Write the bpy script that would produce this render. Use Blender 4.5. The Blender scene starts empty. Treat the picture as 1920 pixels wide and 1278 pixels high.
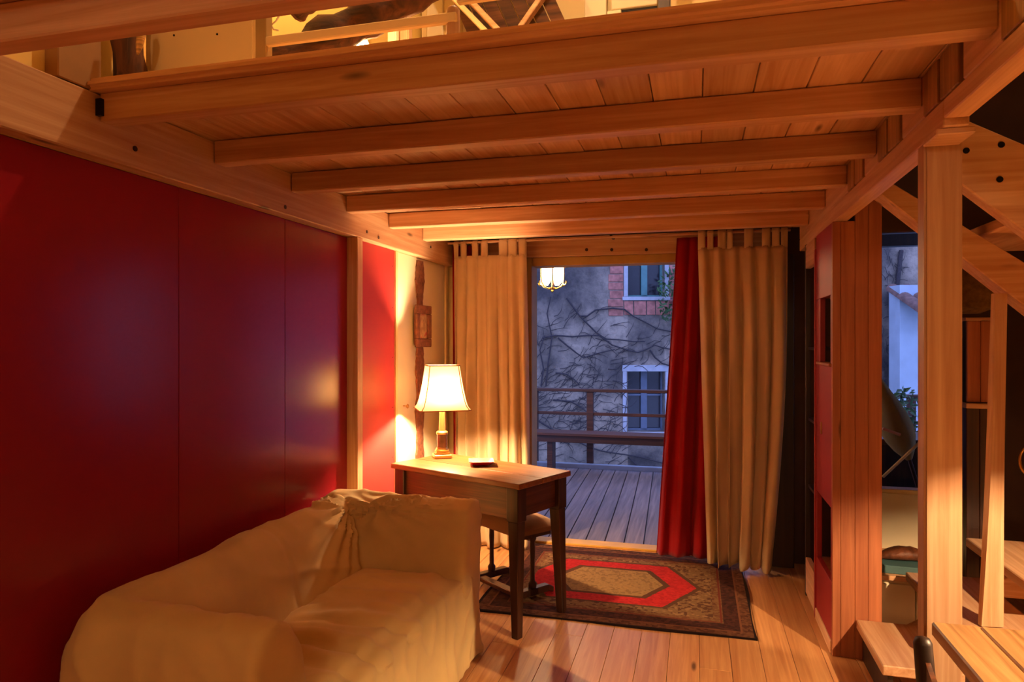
import bpy, bmesh, math, random
from mathutils import Vector, Matrix, noise
S = bpy.context.scene
COL = S.collection
R = math.radians
random.seed(7)

# ------------------------------------------------------------------ camera
YAW = 15.1
CAMZ = 1.45
FPX = 1280.0
cam = bpy.data.cameras.new('camera'); cam_o = bpy.data.objects.new('camera', cam); COL.objects.link(cam_o)
cam.sensor_fit = 'HORIZONTAL'; cam.sensor_width = 36.0; cam.lens = 36.0 * FPX / 1920.0
cam.clip_start = 0.05; cam.clip_end = 200
cam_o.location = (0, 0, CAMZ); cam_o.rotation_euler = (R(90), 0, R(YAW))
S.camera = cam_o
SY, CY = math.sin(R(YAW)), math.cos(R(YAW))

# ------------------------------------------------------------------ dusk sky
w = bpy.data.worlds.new('dusk'); S.world = w; w.use_nodes = True
bg = w.node_tree.nodes['Background']
bg.inputs[0].default_value = (0.26, 0.36, 0.84, 1); bg.inputs[1].default_value = 2.0

# ------------------------------------------------------------------ exposure
vs = S.view_settings
vs.view_transform = 'Standard'; vs.look = 'None'; vs.exposure = 0.6; vs.gamma = 1.0; vs.use_curve_mapping = False

# lamp and added fill strengths (each lamp's light sits in that lamp's builder below)
DESK_W, LOFT_W, PEND_W, LANT_W, FILL_W = 108.0, 24.0, 200.0, 60.0, 33.0
LOFT2_W = 48.0
WARM = (1.0, 0.63, 0.33); WARM2 = (1.0, 0.65, 0.38); WHITEISH = (1.0, 0.72, 0.40)

# ------------------------------------------------------------------ helpers
def at(px, py, X=None, Y=None, Z=None, D=None):
    """a measured point of the place, from the survey of the photo"""
    u = (px - 960) / FPX; v = (640 - py) / FPX
    dx, dy, dz = -SY + u * CY, CY + u * SY, v
    if X is not None: t = X / dx
    elif Y is not None: t = Y / dy
    elif Z is not None: t = (Z - CAMZ) / dz
    else: t = D
    return Vector((dx * t, dy * t, CAMZ + dz * t))

class MB:
    def __init__(s): s.v = []; s.f = []; s.sm = False
    def add(s, vs, fs):
        n = len(s.v); s.v += [Vector(p) for p in vs]; s.f += [tuple(i + n for i in f) for f in fs]; return s
    def box(s, x0, x1, y0, y1, z0, z1):
        return s.add([(x0,y0,z0),(x1,y0,z0),(x1,y1,z0),(x0,y1,z0),(x0,y0,z1),(x1,y0,z1),(x1,y1,z1),(x0,y1,z1)],
                     [(3,2,1,0),(4,5,6,7),(0,1,5,4),(1,2,6,5),(2,3,7,6),(3,0,4,7)])
    def hexa(s, a, b):   # two quads of 4 points
        return s.add(list(a) + list(b), [(3,2,1,0),(4,5,6,7),(0,1,5,4),(1,2,6,5),(2,3,7,6),(3,0,4,7)])
    def prism(s, pts, d):
        n = len(pts); d = Vector(d); p = [Vector(q) for q in pts]
        return s.add(p + [q + d for q in p], [tuple(range(n))[::-1], tuple(range(n, 2*n))] + [(i, (i+1)%n, n+(i+1)%n, n+i) for i in range(n)])
    def bar(s, a, b, wd, ht, up=(0,0,1)):
        a, b = Vector(a), Vector(b); d = (b - a).normalized(); up = Vector(up)
        sd = d.cross(up).normalized() * (wd / 2); u2 = sd.cross(d).normalized() * (ht / 2)
        return s.hexa([a - sd - u2, a + sd - u2, a + sd + u2, a - sd + u2], [b - sd - u2, b + sd - u2, b + sd + u2, b - sd + u2])
    def tube(s, pts, r, n=8, cap=True):
        pts = [Vector(p) for p in pts]; m = len(pts); rs = r if isinstance(r, (list, tuple)) else [r] * m
        vs, fs = [], []; prev = None
        for i, p in enumerate(pts):
            d = (pts[min(i+1, m-1)] - pts[max(i-1, 0)]).normalized()
            if prev is None:
                a = Vector((0,0,1)) if abs(d.z) < .9 else Vector((1,0,0)); e1 = d.cross(a).normalized()
            else: e1 = (prev - d * prev.dot(d)).normalized()
            prev = e1; e2 = d.cross(e1)
            for k in range(n):
                t = 2 * math.pi * k / n; vs.append(p + (e1 * math.cos(t) + e2 * math.sin(t)) * rs[i])
        for i in range(m - 1):
            for k in range(n): fs.append((i*n+k, i*n+(k+1)%n, (i+1)*n+(k+1)%n, (i+1)*n+k))
        if cap: fs.append(tuple(range(n))[::-1]); fs.append(tuple((m-1)*n + k for k in range(n)))
        s.sm = True
        return s.add(vs, fs)
    def lathe(s, prof, c=(0,0,0), n=24):
        c = Vector(c); vs, fs = [], []
        for (r, z) in prof:
            for k in range(n):
                t = 2*math.pi*k/n; vs.append(c + Vector((r*math.cos(t), r*math.sin(t), z)))
        for i in range(len(prof)-1):
            for k in range(n): fs.append((i*n+k, i*n+(k+1)%n, (i+1)*n+(k+1)%n, (i+1)*n+k))
        fs.append(tuple(range(n))[::-1]); fs.append(tuple((len(prof)-1)*n+k for k in range(n)))
        s.sm = True
        return s.add(vs, fs)

ORG = {}
def link(name, data, parent=None):
    o = bpy.data.objects.new(name, data); COL.objects.link(o)
    if parent is not None: o.parent = parent
    return o

def obj(name, mb, mat, parent=None, bevel=0.0, smooth=None, local=False, segs=1):
    """one mesh object; its origin at the base of its own bounding box; world coordinates unless local"""
    xs = [p.x for p in mb.v]; ys = [p.y for p in mb.v]; zs = [p.z for p in mb.v]
    c = Vector(((min(xs)+max(xs))/2, (min(ys)+max(ys))/2, min(zs)))
    me = bpy.data.meshes.new(name); me.from_pydata([p - c for p in mb.v], [], mb.f); me.update()
    if bevel:
        bm = bmesh.new(); bm.from_mesh(me)
        es = [e for e in bm.edges if len(e.link_faces) == 2 and e.calc_face_angle(0) > R(25)]
        bmesh.ops.bevel(bm, geom=es, offset=bevel, segments=segs, affect='EDGES', clamp_overlap=True)
        bm.to_mesh(me); bm.free()
    if smooth is None: smooth = mb.sm
    if smooth:
        me.shade_smooth()
        try: me.set_sharp_from_angle(angle=R(45))
        except Exception: pass
    me.materials.append(mat)
    o = link(name, me, parent)
    off = Vector((0,0,0))
    if parent is not None and not local: off = ORG[parent.name]
    o.location = c - off
    ORG[o.name] = c if not local else (ORG.get(parent.name, Vector()) if parent else Vector())
    return o

def root(name, loc, rotz=0.0):
    o = link(name, None); o.empty_display_size = .1; o.location = loc; o.rotation_euler = (0, 0, rotz); ORG[o.name] = Vector(loc); return o

def tag(o, label, cat, group=None, kind=None):
    o['label'] = label; o['category'] = cat
    if group: o['group'] = group
    if kind: o['kind'] = kind
    return o
def struct(o, label=None):
    o['kind'] = 'structure'
    if label: o['label'] = label
    return o

# ------------------------------------------------------------------ materials
def srgb(r, g, b):
    f = lambda c: (c/255/12.92) if c/255 <= .04045 else ((c/255+.055)/1.055)**2.4
    return (f(r), f(g), f(b), 1)
def new_mat(name):
    m = bpy.data.materials.new(name); m.use_nodes = True; nt = m.node_tree; b = nt.nodes['Principled BSDF']
    return m, nt, b
def N(nt, t, **kw):
    n = nt.nodes.new(t)
    for k, v in kw.items(): setattr(n, k, v)
    return n
def ramp(nt, stops):
    n = N(nt, 'ShaderNodeValToRGB'); e = n.color_ramp.elements
    while len(e) < len(stops): e.new(.5)
    for i, (p, c) in enumerate(stops): e[i].position = p; e[i].color = c
    return n
def coords(nt, scale, rand=True):
    tc = N(nt, 'ShaderNodeTexCoord'); mp = N(nt, 'ShaderNodeMapping'); mp.inputs['Scale'].default_value = scale
    if rand:
        oi = N(nt, 'ShaderNodeObjectInfo'); mu = N(nt, 'ShaderNodeMath', operation='MULTIPLY'); mu.inputs[1].default_value = 37.0
        nt.links.new(oi.outputs['Random'], mu.inputs[0])
        ad = N(nt, 'ShaderNodeVectorMath', operation='ADD'); nt.links.new(tc.outputs['Object'], ad.inputs[0]); nt.links.new(mu.outputs[0], ad.inputs[1])
        nt.links.new(ad.outputs[0], mp.inputs[0])
    else: nt.links.new(tc.outputs['Object'], mp.inputs[0])
    return mp
def mixc(nt, fac, a, b, mode='MIX'):
    m = N(nt, 'ShaderNodeMix', data_type='RGBA', blend_type=mode)
    for sock, v in ((m.inputs['Factor'], fac), (m.inputs['A'], a), (m.inputs['B'], b)):
        if hasattr(v, 'is_output'): nt.links.new(v, sock)
        else: sock.default_value = v
    return m.outputs['Result']
def bump(nt, b, h, strength=.2, dist=.01):
    bp = N(nt, 'ShaderNodeBump'); bp.inputs['Strength'].default_value = strength; bp.inputs['Distance'].default_value = dist
    nt.links.new(h, bp.inputs['Height']); nt.links.new(bp.outputs[0], b.inputs['Normal'])

def wood(name, dark, light, axis='x', rough=.5, knots=True, vary=.25, fine=1.0, bumpy=.15, cracks=0.0):
    m, nt, b = new_mat(name)
    ac, al = 22*fine, .9*fine
    sc = {'x': (al, ac, ac), 'y': (ac, al, ac), 'z': (ac, ac, al)}[axis]
    mp = coords(nt, sc)
    nz = N(nt, 'ShaderNodeTexNoise'); nz.inputs['Scale'].default_value = 1.6; nz.inputs['Detail'].default_value = 5; nz.inputs['Roughness'].default_value = .6; nz.inputs['Distortion'].default_value = .6
    nt.links.new(mp.outputs[0], nz.inputs['Vector'])
    rp = ramp(nt, [(.32, dark), (.52, tuple((a+c)/2 for a, c in zip(dark, light))), (.68, light)])
    nt.links.new(nz.outputs['Fac'], rp.inputs[0])
    col = rp.outputs[0]
    if knots:
        k = {'x': (2.2, 9, 9), 'y': (9, 2.2, 9), 'z': (9, 9, 2.2)}[axis]
        mk = coords(nt, k)
        vo = N(nt, 'ShaderNodeTexVoronoi'); vo.inputs['Scale'].default_value = 1.0; vo.inputs['Randomness'].default_value = 1
        nt.links.new(mk.outputs[0], vo.inputs['Vector'])
        kr = ramp(nt, [(.05, (1,1,1,1)), (.13, (0,0,0,1))]); nt.links.new(vo.outputs['Distance'], kr.inputs[0])
        # only some cells carry a knot
        sx = N(nt, 'ShaderNodeSeparateColor'); nt.links.new(vo.outputs['Color'], sx.inputs[0])
        gt = N(nt, 'ShaderNodeMath', operation='GREATER_THAN'); gt.inputs[1].default_value = .62; nt.links.new(sx.outputs[0], gt.inputs[0])
        mu = N(nt, 'ShaderNodeMath', operation='MULTIPLY'); nt.links.new(kr.outputs[0], mu.inputs[0]); nt.links.new(gt.outputs[0], mu.inputs[1])
        col = mixc(nt, mu.outputs[0], col, tuple(c*.3 for c in dark[:3]) + (1,))
    if cracks:
        mc = coords(nt, {'x': (.5, 9, 9), 'y': (9, .5, 9), 'z': (9, 9, .5)}[axis])
        nc = N(nt, 'ShaderNodeTexNoise'); nc.inputs['Scale'].default_value = 1.3; nc.inputs['Detail'].default_value = 2; nt.links.new(mc.outputs[0], nc.inputs['Vector'])
        cr = ramp(nt, [(.30, (1,1,1,1)), (.36, (0,0,0,1))]); nt.links.new(nc.outputs['Fac'], cr.inputs[0])
        mm = N(nt, 'ShaderNodeMath', operation='MULTIPLY'); mm.inputs[1].default_value = cracks; nt.links.new(cr.outputs[0], mm.inputs[0])
        col = mixc(nt, mm.outputs[0], col, tuple(c*.35 for c in dark[:3]) + (1,))
    if vary:
        oi = N(nt, 'ShaderNodeObjectInfo'); mr = N(nt, 'ShaderNodeMapRange'); mr.inputs[3].default_value = 1 - vary; mr.inputs[4].default_value = 1 + vary*.4
        nt.links.new(oi.outputs['Random'], mr.inputs[0])
        hs = N(nt, 'ShaderNodeHueSaturation'); nt.links.new(col, hs.inputs['Color']); nt.links.new(mr.outputs[0], hs.inputs['Value']); col = hs.outputs[0]
    nt.links.new(col, b.inputs['Base Color']); b.inputs['Roughness'].default_value = rough
    if bumpy: bump(nt, b, nz.outputs['Fac'], bumpy, .004)
    return m

def plain(name, c, rough=.5, metal=0.0, nscale=8.0, namt=.12, bumpy=0.0, coat=0.0, stretch=(1,1,1)):
    m, nt, b = new_mat(name)
    mp = coords(nt, stretch); nz = N(nt, 'ShaderNodeTexNoise'); nz.inputs['Scale'].default_value = nscale; nz.inputs['Detail'].default_value = 4
    nt.links.new(mp.outputs[0], nz.inputs['Vector'])
    d = tuple(x*(1-namt) for x in c[:3]) + (1,); l = tuple(min(1, x*(1+namt)) for x in c[:3]) + (1,)
    rp = ramp(nt, [(.3, d), (.7, l)]); nt.links.new(nz.outputs['Fac'], rp.inputs[0]); nt.links.new(rp.outputs[0], b.inputs['Base Color'])
    b.inputs['Roughness'].default_value = rough; b.inputs['Metallic'].default_value = metal; b.inputs['Coat Weight'].default_value = coat
    if bumpy: bump(nt, b, nz.outputs['Fac'], bumpy, .01)
    return m

def cloth(name, c, trans=.35, rough=.9, weave=260.0, namt=.1, tcol=None):
    m, nt, b = new_mat(name)
    mp = coords(nt, (1,1,1), False); nz = N(nt, 'ShaderNodeTexNoise'); nz.inputs['Scale'].default_value = 6; nz.inputs['Detail'].default_value = 6
    nt.links.new(mp.outputs[0], nz.inputs['Vector'])
    d = tuple(x*(1-namt) for x in c[:3]) + (1,)
    rp = ramp(nt, [(.35, d), (.65, c)]); nt.links.new(nz.outputs['Fac'], rp.inputs[0]); nt.links.new(rp.outputs[0], b.inputs['Base Color'])
    b.inputs['Roughness'].default_value = rough; b.inputs['Specular IOR Level'].default_value = .15
    b.inputs['Sheen Weight'].default_value = .15
    nw = N(nt, 'ShaderNodeTexNoise'); nw.inputs['Scale'].default_value = weave; nt.links.new(mp.outputs[0], nw.inputs['Vector'])
    bump(nt, b, nw.outputs['Fac'], .12, .002)
    if trans:
        tr = N(nt, 'ShaderNodeBsdfTranslucent'); tr.inputs[0].default_value = tcol or c
        mx = N(nt, 'ShaderNodeMixShader'); mx.inputs[0].default_value = trans
        out = nt.nodes['Material Output']
        nt.links.new(b.outputs[0], mx.inputs[1]); nt.links.new(tr.outputs[0], mx.inputs[2]); nt.links.new(mx.outputs[0], out.inputs[0])
    return m

def glow(name, c, strength):
    m, nt, b = new_mat(name)
    b.inputs['Base Color'].default_value = c; b.inputs['Emission Color'].default_value = c; b.inputs['Emission Strength'].default_value = strength
    return m
def glass(name, tint=(1,1,1,1), rough=.0):
    m, nt, b = new_mat(name)
    b.inputs['Base Color'].default_value = tint; b.inputs['Transmission Weight'].default_value = 1; b.inputs['Roughness'].default_value = rough; b.inputs['IOR'].default_value = 1.05
    return m

PD, PL = srgb(194, 144, 102), srgb(226, 186, 146)
pine_x = wood('pine_x', PD, PL, 'x'); pine_y = wood('pine_y', PD, PL, 'y'); pine_z = wood('pine_z', PD, PL, 'z')
floor_y = wood('floor_pine', srgb(186, 128, 80), srgb(220, 168, 112), 'y', rough=.36, vary=.10)
redwood = wood('larch_z', srgb(152, 88, 56), srgb(184, 116, 76), 'z', rough=.55, vary=.1)
endgrain = wood('end_grain', srgb(140, 100, 50), srgb(190, 145, 85), 'z', fine=2.0, knots=False, vary=.15)
oldwood_x = wood('dark_oak_x', srgb(58, 28, 14), srgb(112, 62, 32), 'x', rough=.38, vary=.12)
oldwood_z = wood('dark_oak_z', srgb(38, 19, 11), srgb(72, 38, 21), 'z', rough=.4, vary=.12, knots=False)
blackwood = wood('black_stained', srgb(26, 15, 10), srgb(52, 32, 22), 'z', rough=.45, knots=False)
tablewood = wood('scrubbed_table', srgb(126, 88, 50), srgb(190, 146, 94), 'y', rough=.42, cracks=.6, vary=.1)
hewn = wood('hewn_timber', srgb(40, 22, 12), srgb(110, 66, 36), 'x', rough=.85, bumpy=.8, fine=.7, cracks=.5)
greywood = wood('weathered_deck', srgb(92, 84, 92), srgb(140, 128, 132), 'y', rough=.45, knots=False, vary=.2)
darkrail = wood('rail_wood', srgb(56, 32, 26), srgb(98, 58, 46), 'x', rough=.55, knots=False)
cream = plain('cream_paint', srgb(226, 204, 150), .6, nscale=3, namt=.05)
whitepaint = plain('white_paint', srgb(232, 222, 190), .45, nscale=3, namt=.04)
wallplaster = plain('warm_plaster', srgb(206, 170, 116), .8, nscale=5, namt=.08)
shadowwall = plain('unlit_wall', srgb(64, 40, 26), .7, nscale=6, namt=.2)  # shade of the unlit walls put into a dark brown
brass = plain('brass', srgb(196, 152, 80), .28, 1.0, 12, .15)
blackmetal = plain('black_metal', srgb(20, 18, 18), .4, .6)
sofacloth = cloth('slipcover', srgb(220, 192, 132), 0, .85)
whitecloth = cloth('linen_curtain', srgb(228, 202, 160), .22)
redcloth = cloth('red_curtain', srgb(160, 20, 28), .22, tcol=srgb(190, 20, 26))
stoolcloth = cloth('stool_seat', srgb(128, 92, 60), 0)
glassm = glass('window_glass')
niche = plain('recess_shade', srgb(30, 20, 15), .7)  # near-black colour stands in for shade in recesses and gaps

def red_laminate():
    m, nt, b = new_mat('red_lacquered_panel')
    mp = coords(nt, (1, 1, .35)); nz = N(nt, 'ShaderNodeTexNoise'); nz.inputs['Scale'].default_value = 1.5; nz.inputs['Detail'].default_value = 1; nt.links.new(mp.outputs[0], nz.inputs['Vector'])
    rp = ramp(nt, [(.3, srgb(138, 24, 36)), (.7, srgb(144, 26, 38))]); nt.links.new(nz.outputs['Fac'], rp.inputs[0]); nt.links.new(rp.outputs[0], b.inputs['Base Color'])
    rr = ramp(nt, [(.3, (.225,.225,.225,1)), (.7, (.235,.235,.235,1))]); nt.links.new(nz.outputs['Fac'], rr.inputs[0]); nt.links.new(rr.outputs[0], b.inputs['Roughness'])
    n2 = N(nt, 'ShaderNodeTexNoise'); n2.inputs['Scale'].default_value = 60; nt.links.new(mp.outputs[0], n2.inputs['Vector'])
    bump(nt, b, n2.outputs['Fac'], .04, .003)
    b.inputs['Specular IOR Level'].default_value = .32
    return m
redpanel = red_laminate()
redpaint = plain('red_paint', srgb(150, 26, 32), .5, nscale=5, namt=.08)

# ------------------------------------------------------------------ the setting: floor, walls
XL, XR = -1.78, 3.0          # room width
YN, YF = -2.4, 4.80          # near wall, far wall
ZC = 4.3
fl = root('floor', (0, 1, 0)); struct(fl, 'pine plank floor')
obj('subfloor', MB().box(XL-.1, XR+.1, YN-.1, YF+.06, -.12, -.024), floor_y, fl)
x = XL; i = 0
while x < XR - .01:
    wd = .138
    cuts = [YN, YN + random.uniform(1.5, 3.2), random.uniform(2.0, 3.4), YF + .02]
    for a, b_ in zip(cuts[:-1], cuts[1:]):
        obj('plank', MB().box(x + .0008, min(x + wd - .0008, XR), a + .0008, b_ - .0008, -.024, 0), floor_y, fl, bevel=.0012)
    x += wd; i += 1

# left wall: red lacquered panels, a stud, a narrow red panel, a white panel
wl = root('wall_left', (XL, 2, 0)); struct(wl, 'wall of glossy red panels with pine trim')
obj('wall_backing', MB().box(XL-.14, XL-.03, YN, YF+.2, 0, ZC), wallplaster, wl)
for a, b_ in ((-2.4, -1.2), (-1.2, .1), (.1, 1.39), (1.39, 2.04), (2.04, 2.69), (2.69, 3.255)):
    obj('panel', MB().box(XL-.03, XL, a + .0012, b_ - .0012, 0, 1.998), redpanel, wl, bevel=.0015)
obj('panel', MB().box(XL-.03, XL+.012, 3.315, 3.815, 0, 1.998), plain('red_matt_panel', srgb(172, 44, 40), .55, nscale=4, namt=.05), wl, bevel=.0015)
obj('stud', MB().box(XL-.03, -1.72, 3.255, 3.315, 0, 1.998), pine_z, wl, bevel=.003)
obj('corner_strip', MB().box(XL-.03, XL+.022, 3.816, 3.845, 0, 1.998), cream, wl, bevel=.002)
obj('panel', MB().box(XL-.03, XL+.008, 3.846, 4.68, 0, 1.998), whitepaint, wl, bevel=.002)
obj('corner_strip', MB().box(XL-.03, XL+.02, 4.681, 4.73, 0, 1.998), cream, wl, bevel=.002)
for yy in (3.345, 3.785):
    for zz in (.35, .75, 1.05, 1.35, 1.65, 1.9):
        obj('screw', MB().lathe([(.004, 0), (.004, .002)], n=8), blackmetal, wl, local=True).location = (.0135, yy - 2, zz)
# upper wall in the loft
obj('upper_wall', MB().box(XL-.03, XL+.01, YN, YF, 2.0, ZC), plain('loft_plaster', srgb(236, 206, 122), .7, nscale=3, namt=.05), wl)
obj('upright_board', MB().box(XL+.01, XL+.06, 1.51, 1.655, 2.19, ZC), plain('shaded_board', srgb(150, 108, 60), .65), wl, bevel=.003)  # cream board, its shade put into the darker tan

# far wall with the doorway and window
wf = root('wall_back', (0, YF, 0)); struct(wf, 'far wall with the terrace doorway')
obj('wall_panel', MB().box(XL-.1, -1.20, YF-.02, YF+.14, 0, 2.0449), cream, wf)
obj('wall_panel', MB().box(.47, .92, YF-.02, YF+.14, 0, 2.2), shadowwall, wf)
obj('wall_panel', MB().box(XL-.1, -1.721, YF-.02, YF+.14, 2.0451, 2.2), cream, wf)
obj('header_beam', MB().box(-1.72, .47, YF-.07, YF+.12, 2.045, 2.19), pine_x, wf, bevel=.004)
for px in (1100, 1147, 1212):
    p = at(px, 469, Y=YF-.07); obj('bolt_head', MB().tube([(p.x, p.y-.004, p.z), (p.x, p.y+.01, p.z)], .011, 12), oldwood_z, wf)
obj('wall_panel', MB().box(XL-.1, .47, YF+.0, YF+.14, 2.19, ZC), cream, wf)
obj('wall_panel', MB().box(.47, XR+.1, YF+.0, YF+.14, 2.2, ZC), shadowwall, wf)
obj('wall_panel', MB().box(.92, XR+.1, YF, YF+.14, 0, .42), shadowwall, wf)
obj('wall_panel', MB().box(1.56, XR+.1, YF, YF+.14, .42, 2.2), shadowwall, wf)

d1 = root('door_1', (-.4, YF, 0)); struct(d1, 'open terrace doorway with pale frame')
frm = plain('olive_frame', srgb(176, 146, 84), .55)
obj('jamb', MB().box(-1.20, -1.135, YF-.05, YF+.12, 0, 2.045), frm, d1, bevel=.004)
obj('jamb', MB().box(.40, .47, YF-.05, YF+.12, 0, 2.045), frm, d1, bevel=.004)
obj('lintel', MB().box(-1.135, .40, YF-.04, YF+.12, 1.985, 2.045), frm, d1, bevel=.004)
obj('threshold', MB().box(-1.135, .40, YF-.02, YF+.10, 0, .016), plain('threshold_wood', srgb(206, 160, 70), .4), d1, bevel=.004)
# the dark door leaf folded back behind the curtain on the right
obj('door_leaf', MB().box(.40, .60, 4.64, 4.68, .01, 2.0), blackwood, d1, bevel=.004)

w1 = root('window_1', (1.5, YF, .42)); struct(w1, 'window behind the stairs')
for (a, b_, c, d) in ((.92, .98, .42, 2.2), (1.50, 1.56, .42, 2.2), (.98, 1.50, .42, .48), (.98, 1.50, 2.14, 2.2)):
    obj('window_frame', MB().box(a, b_, YF, YF+.1, c, d), oldwood_z, w1, bevel=.003)
obj('pane', MB().box(.98, 1.50, YF+.05, YF+.056, .48, 2.14), glassm, w1)

wr = obj('wall_right', MB().box(XR, XR+.12, YN, YF+.14, 0, ZC), shadowwall); struct(wr)
wn = obj('wall_front', MB().box(XL-.1, XR+.1, YN-.12, YN, 0, ZC), wallplaster); struct(wn)
# roof over the loft
cr = obj('ceiling_upper', MB().box(XL-.15, XR+.15, YN-.15, YF+.2, ZC, ZC+.12), cream); struct(cr)

# ------------------------------------------------------------------ loft: beams, joists, planks
cl = root('ceiling', (-.5, 3, 2.1)); struct(cl, 'pine boarded loft deck on square joists')
JY = [1.15, 1.645, 2.145, 2.642, 3.13, 3.628, 4.137]
for k, y in enumerate(JY):
    obj('joist', MB().box(-1.718, .612, y, y + .062, 2.105, 2.189), pine_x, cl, bevel=.004)
x = -1.74; k = 0
while x < .66:
    x1 = min(x + .1465, .67)
    obj('plank', MB().box(x + .0012, x1 - .0012, 1.64, YF - .02, 2.19 + random.choice((0, 0, .0015)), 2.214), pine_y, cl, bevel=.002)
    x = x1; k += 1
obj('light_block_sheet', MB().box(-1.75, .67, 1.635, YF - .02, 2.2145, 2.2155), pine_y, cl)  # added unseen sheet, blocks loft light from the plank gaps
obj('edge_board', MB().box(-1.74, .68, 1.605, 1.66, 2.188, 2.222), pine_x, cl, bevel=.012, segs=3)
obj('plank', MB().box(-1.9, .68, .9, 1.20, 2.19, 2.26), pine_x, cl, bevel=.004)

lb = root('support_beam', (-1.75, 1.5, 2.0)); tag(lb, 'long pale pine beam resting along the top of the red wall', 'beam')
obj('beam', MB().box(XL+.001, -1.72, YN+.05, YF-.021, 1.999, 2.186), pine_y, lb, bevel=.004)
obj('joist_end', MB().box(-1.722, -1.7165, 1.06, 1.275, 2.115, 2.18), endgrain, lb, bevel=.001)
for (py, pz) in ((4.28, 2.08), (3.5, 2.03), (3.36, 2.04), (1.78, 2.06), (2.6, 2.03)):
    obj('peg', MB().tube([(-1.722, py, pz), (-1.7175, py, pz)], .009, 10), oldwood_z, lb)
# black iron strap at the loft edge
tag(obj('iron_strap', MB().box(-1.7195, -1.700, 1.632, 1.644, 2.118, 2.168), blackmetal), 'small black iron strap at the left end of the loft edge', 'strap')

rb = root('support_beam', (.64, 3, 2.0)); tag(rb, 'long pine beam on the right carrying the joist ends above the bookcase', 'beam')
obj('beam', MB().box(.612, .672, 1.98, 4.5, 2.0, 2.07), pine_y, rb, bevel=.003)
obj('beam', MB().box(.612, .672, -.6, 1.978, 2.02, 2.07), pine_y, rb, bevel=.003)
# upper half of the beam is notched: joist pockets with dark clearance slots
edges = [-.6]
for y in JY[1:5]:
    s0 = y - .30
    edges += [s0, s0 + .285]
edges.append(4.5)
for a, b_ in zip(edges[0::2], edges[1::2]):
    obj('beam', MB().box(.612, .672, a, b_, 2.0705, 2.189), pine_y, rb, bevel=.003)
for y in JY[1:5]:
    s0 = y - .30
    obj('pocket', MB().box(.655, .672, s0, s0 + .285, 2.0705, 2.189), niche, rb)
    obj('joist_end', MB().box(.609, .654, s0 + .022, s0 + .150, 2.072, 2.187), endgrain, rb, bevel=.002)
    obj('joist_end', MB().box(.609, .654, s0 + .168, s0 + .283, 2.072, 2.187), endgrain, rb, bevel=.002)

def post_square(name, x0, x1, y0, y1, z0, z1, mat, label, cat='post', bev=.006):
    return tag(obj(name, MB().box(x0, x1, y0, y1, z0, z1), mat, bevel=bev, segs=2), label, cat)
post_square('wooden_post', .607, .700, 2.11, 2.175, 0, 2.0, pine_z, 'square pine post under the right beam, bright at the foot')
obj('saddle', MB().box(.60, .69, 1.99, 2.105, 1.982, 2.0), pine_x, rb, bevel=.003)

# braces and landing at the stairs
b1 = root('diagonal_brace', (.9, 2.3, 1.8)); tag(b1, 'upper wide diagonal plank running down to the right of the post', 'brace')
A0, A1 = at(1790, 216, Y=2.26), at(2200, 390, Y=2.26); A2, A3 = at(2200, 640, Y=2.26), at(1790, 337, Y=2.26)
obj('plank', MB().prism([A0, A3, A2, A1], (0, .06, 0)), pine_x, b1, bevel=.004)
for q in (at(1878, 272, Y=2.258), at(1875, 337, Y=2.258), at(1812, 283, Y=2.258)):
    obj('bolt', MB().tube([q, q + Vector((0, .01, 0))], .009, 10), blackmetal, b1)
b2 = root('diagonal_brace', (1, 3, 1.7)); tag(b2, 'lower diagonal stair string behind the post with a lit underside', 'brace')
B0, B1 = at(1650, 330, Y=2.98), at(2200, 660, Y=2.98); B2, B3 = at(2200, 790, Y=2.98), at(1650, 364, Y=2.98)
obj('plank', MB().prism([B0, B3, B2, B1], (0, .11, 0)), pine_x, b2, bevel=.004)
obj('landing_board', MB().box(1.07, 1.9, 2.5, 3.6, 1.86, 1.90), pine_y, b2, bevel=.004)

# ------------------------------------------------------------------ bookcase beside the beam
bc = root('bookcase', (.7, 3.8, 0)); tag(bc, 'tall narrow bookcase with red side niches and larch front boards', 'bookcase')
for k, (a, b_, zt) in enumerate(((.606, .640, 1.999), (.641, .7, 1.999), (.701, .755, 2.15), (.756, .812, 2.15))):
    obj('front_board', MB().box(a, b_, 3.42, 3.445, 0, zt), redwood, bc, bevel=.0015)
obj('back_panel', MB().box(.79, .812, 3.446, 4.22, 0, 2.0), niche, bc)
X0, X1 = .606, .63
for (y0, y1, z0, z1) in ((3.446, 3.86, 1.665, 1.999), (3.446, 3.47, 1.345, 1.664), (3.74, 3.86, 1.345, 1.664), (3.446, 3.86, .672, 1.33), (3.446, 3.465, .33, .671), (3.835, 3.86, .33, .671), (3.446, 3.86, .06, .329)):
    obj('side_panel', MB().box(X0, X1, y0, y1, z0, z1), redpaint, bc, bevel=.0015)
obj('sill', MB().box(X0-.012, .79, 3.446, 3.80, 1.331, 1.3445), redwood, bc, bevel=.002)
obj('shelf', MB().box(X1+.001, .79, 3.446, 3.86, .31, .328), redwood, bc)
obj('shelf', MB().box(X1+.001, .79, 3.446, 3.86, 1.668, 1.684), redwood, bc)
obj('shelf', MB().box(X1+.001, .79, 3.446, 3.86, .674, .69), redwood, bc)
obj('stile', MB().box(X0-.006, X1, 3.861, 3.895, 0, 1.93), redpaint, bc, bevel=.002)
obj('stile', MB().box(X0-.004, X1, 4.19, 4.22, 0, 1.999), blackwood, bc, bevel=.002)
obj('rail', MB().box(X0-.004, X1, 3.896, 4.189, 1.86, 1.995), pine_y, bc, bevel=.002)
obj('rail', MB().box(X0-.004, X1, 3.896, 4.189, .02, .22), pine_y, bc, bevel=.002)
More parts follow.
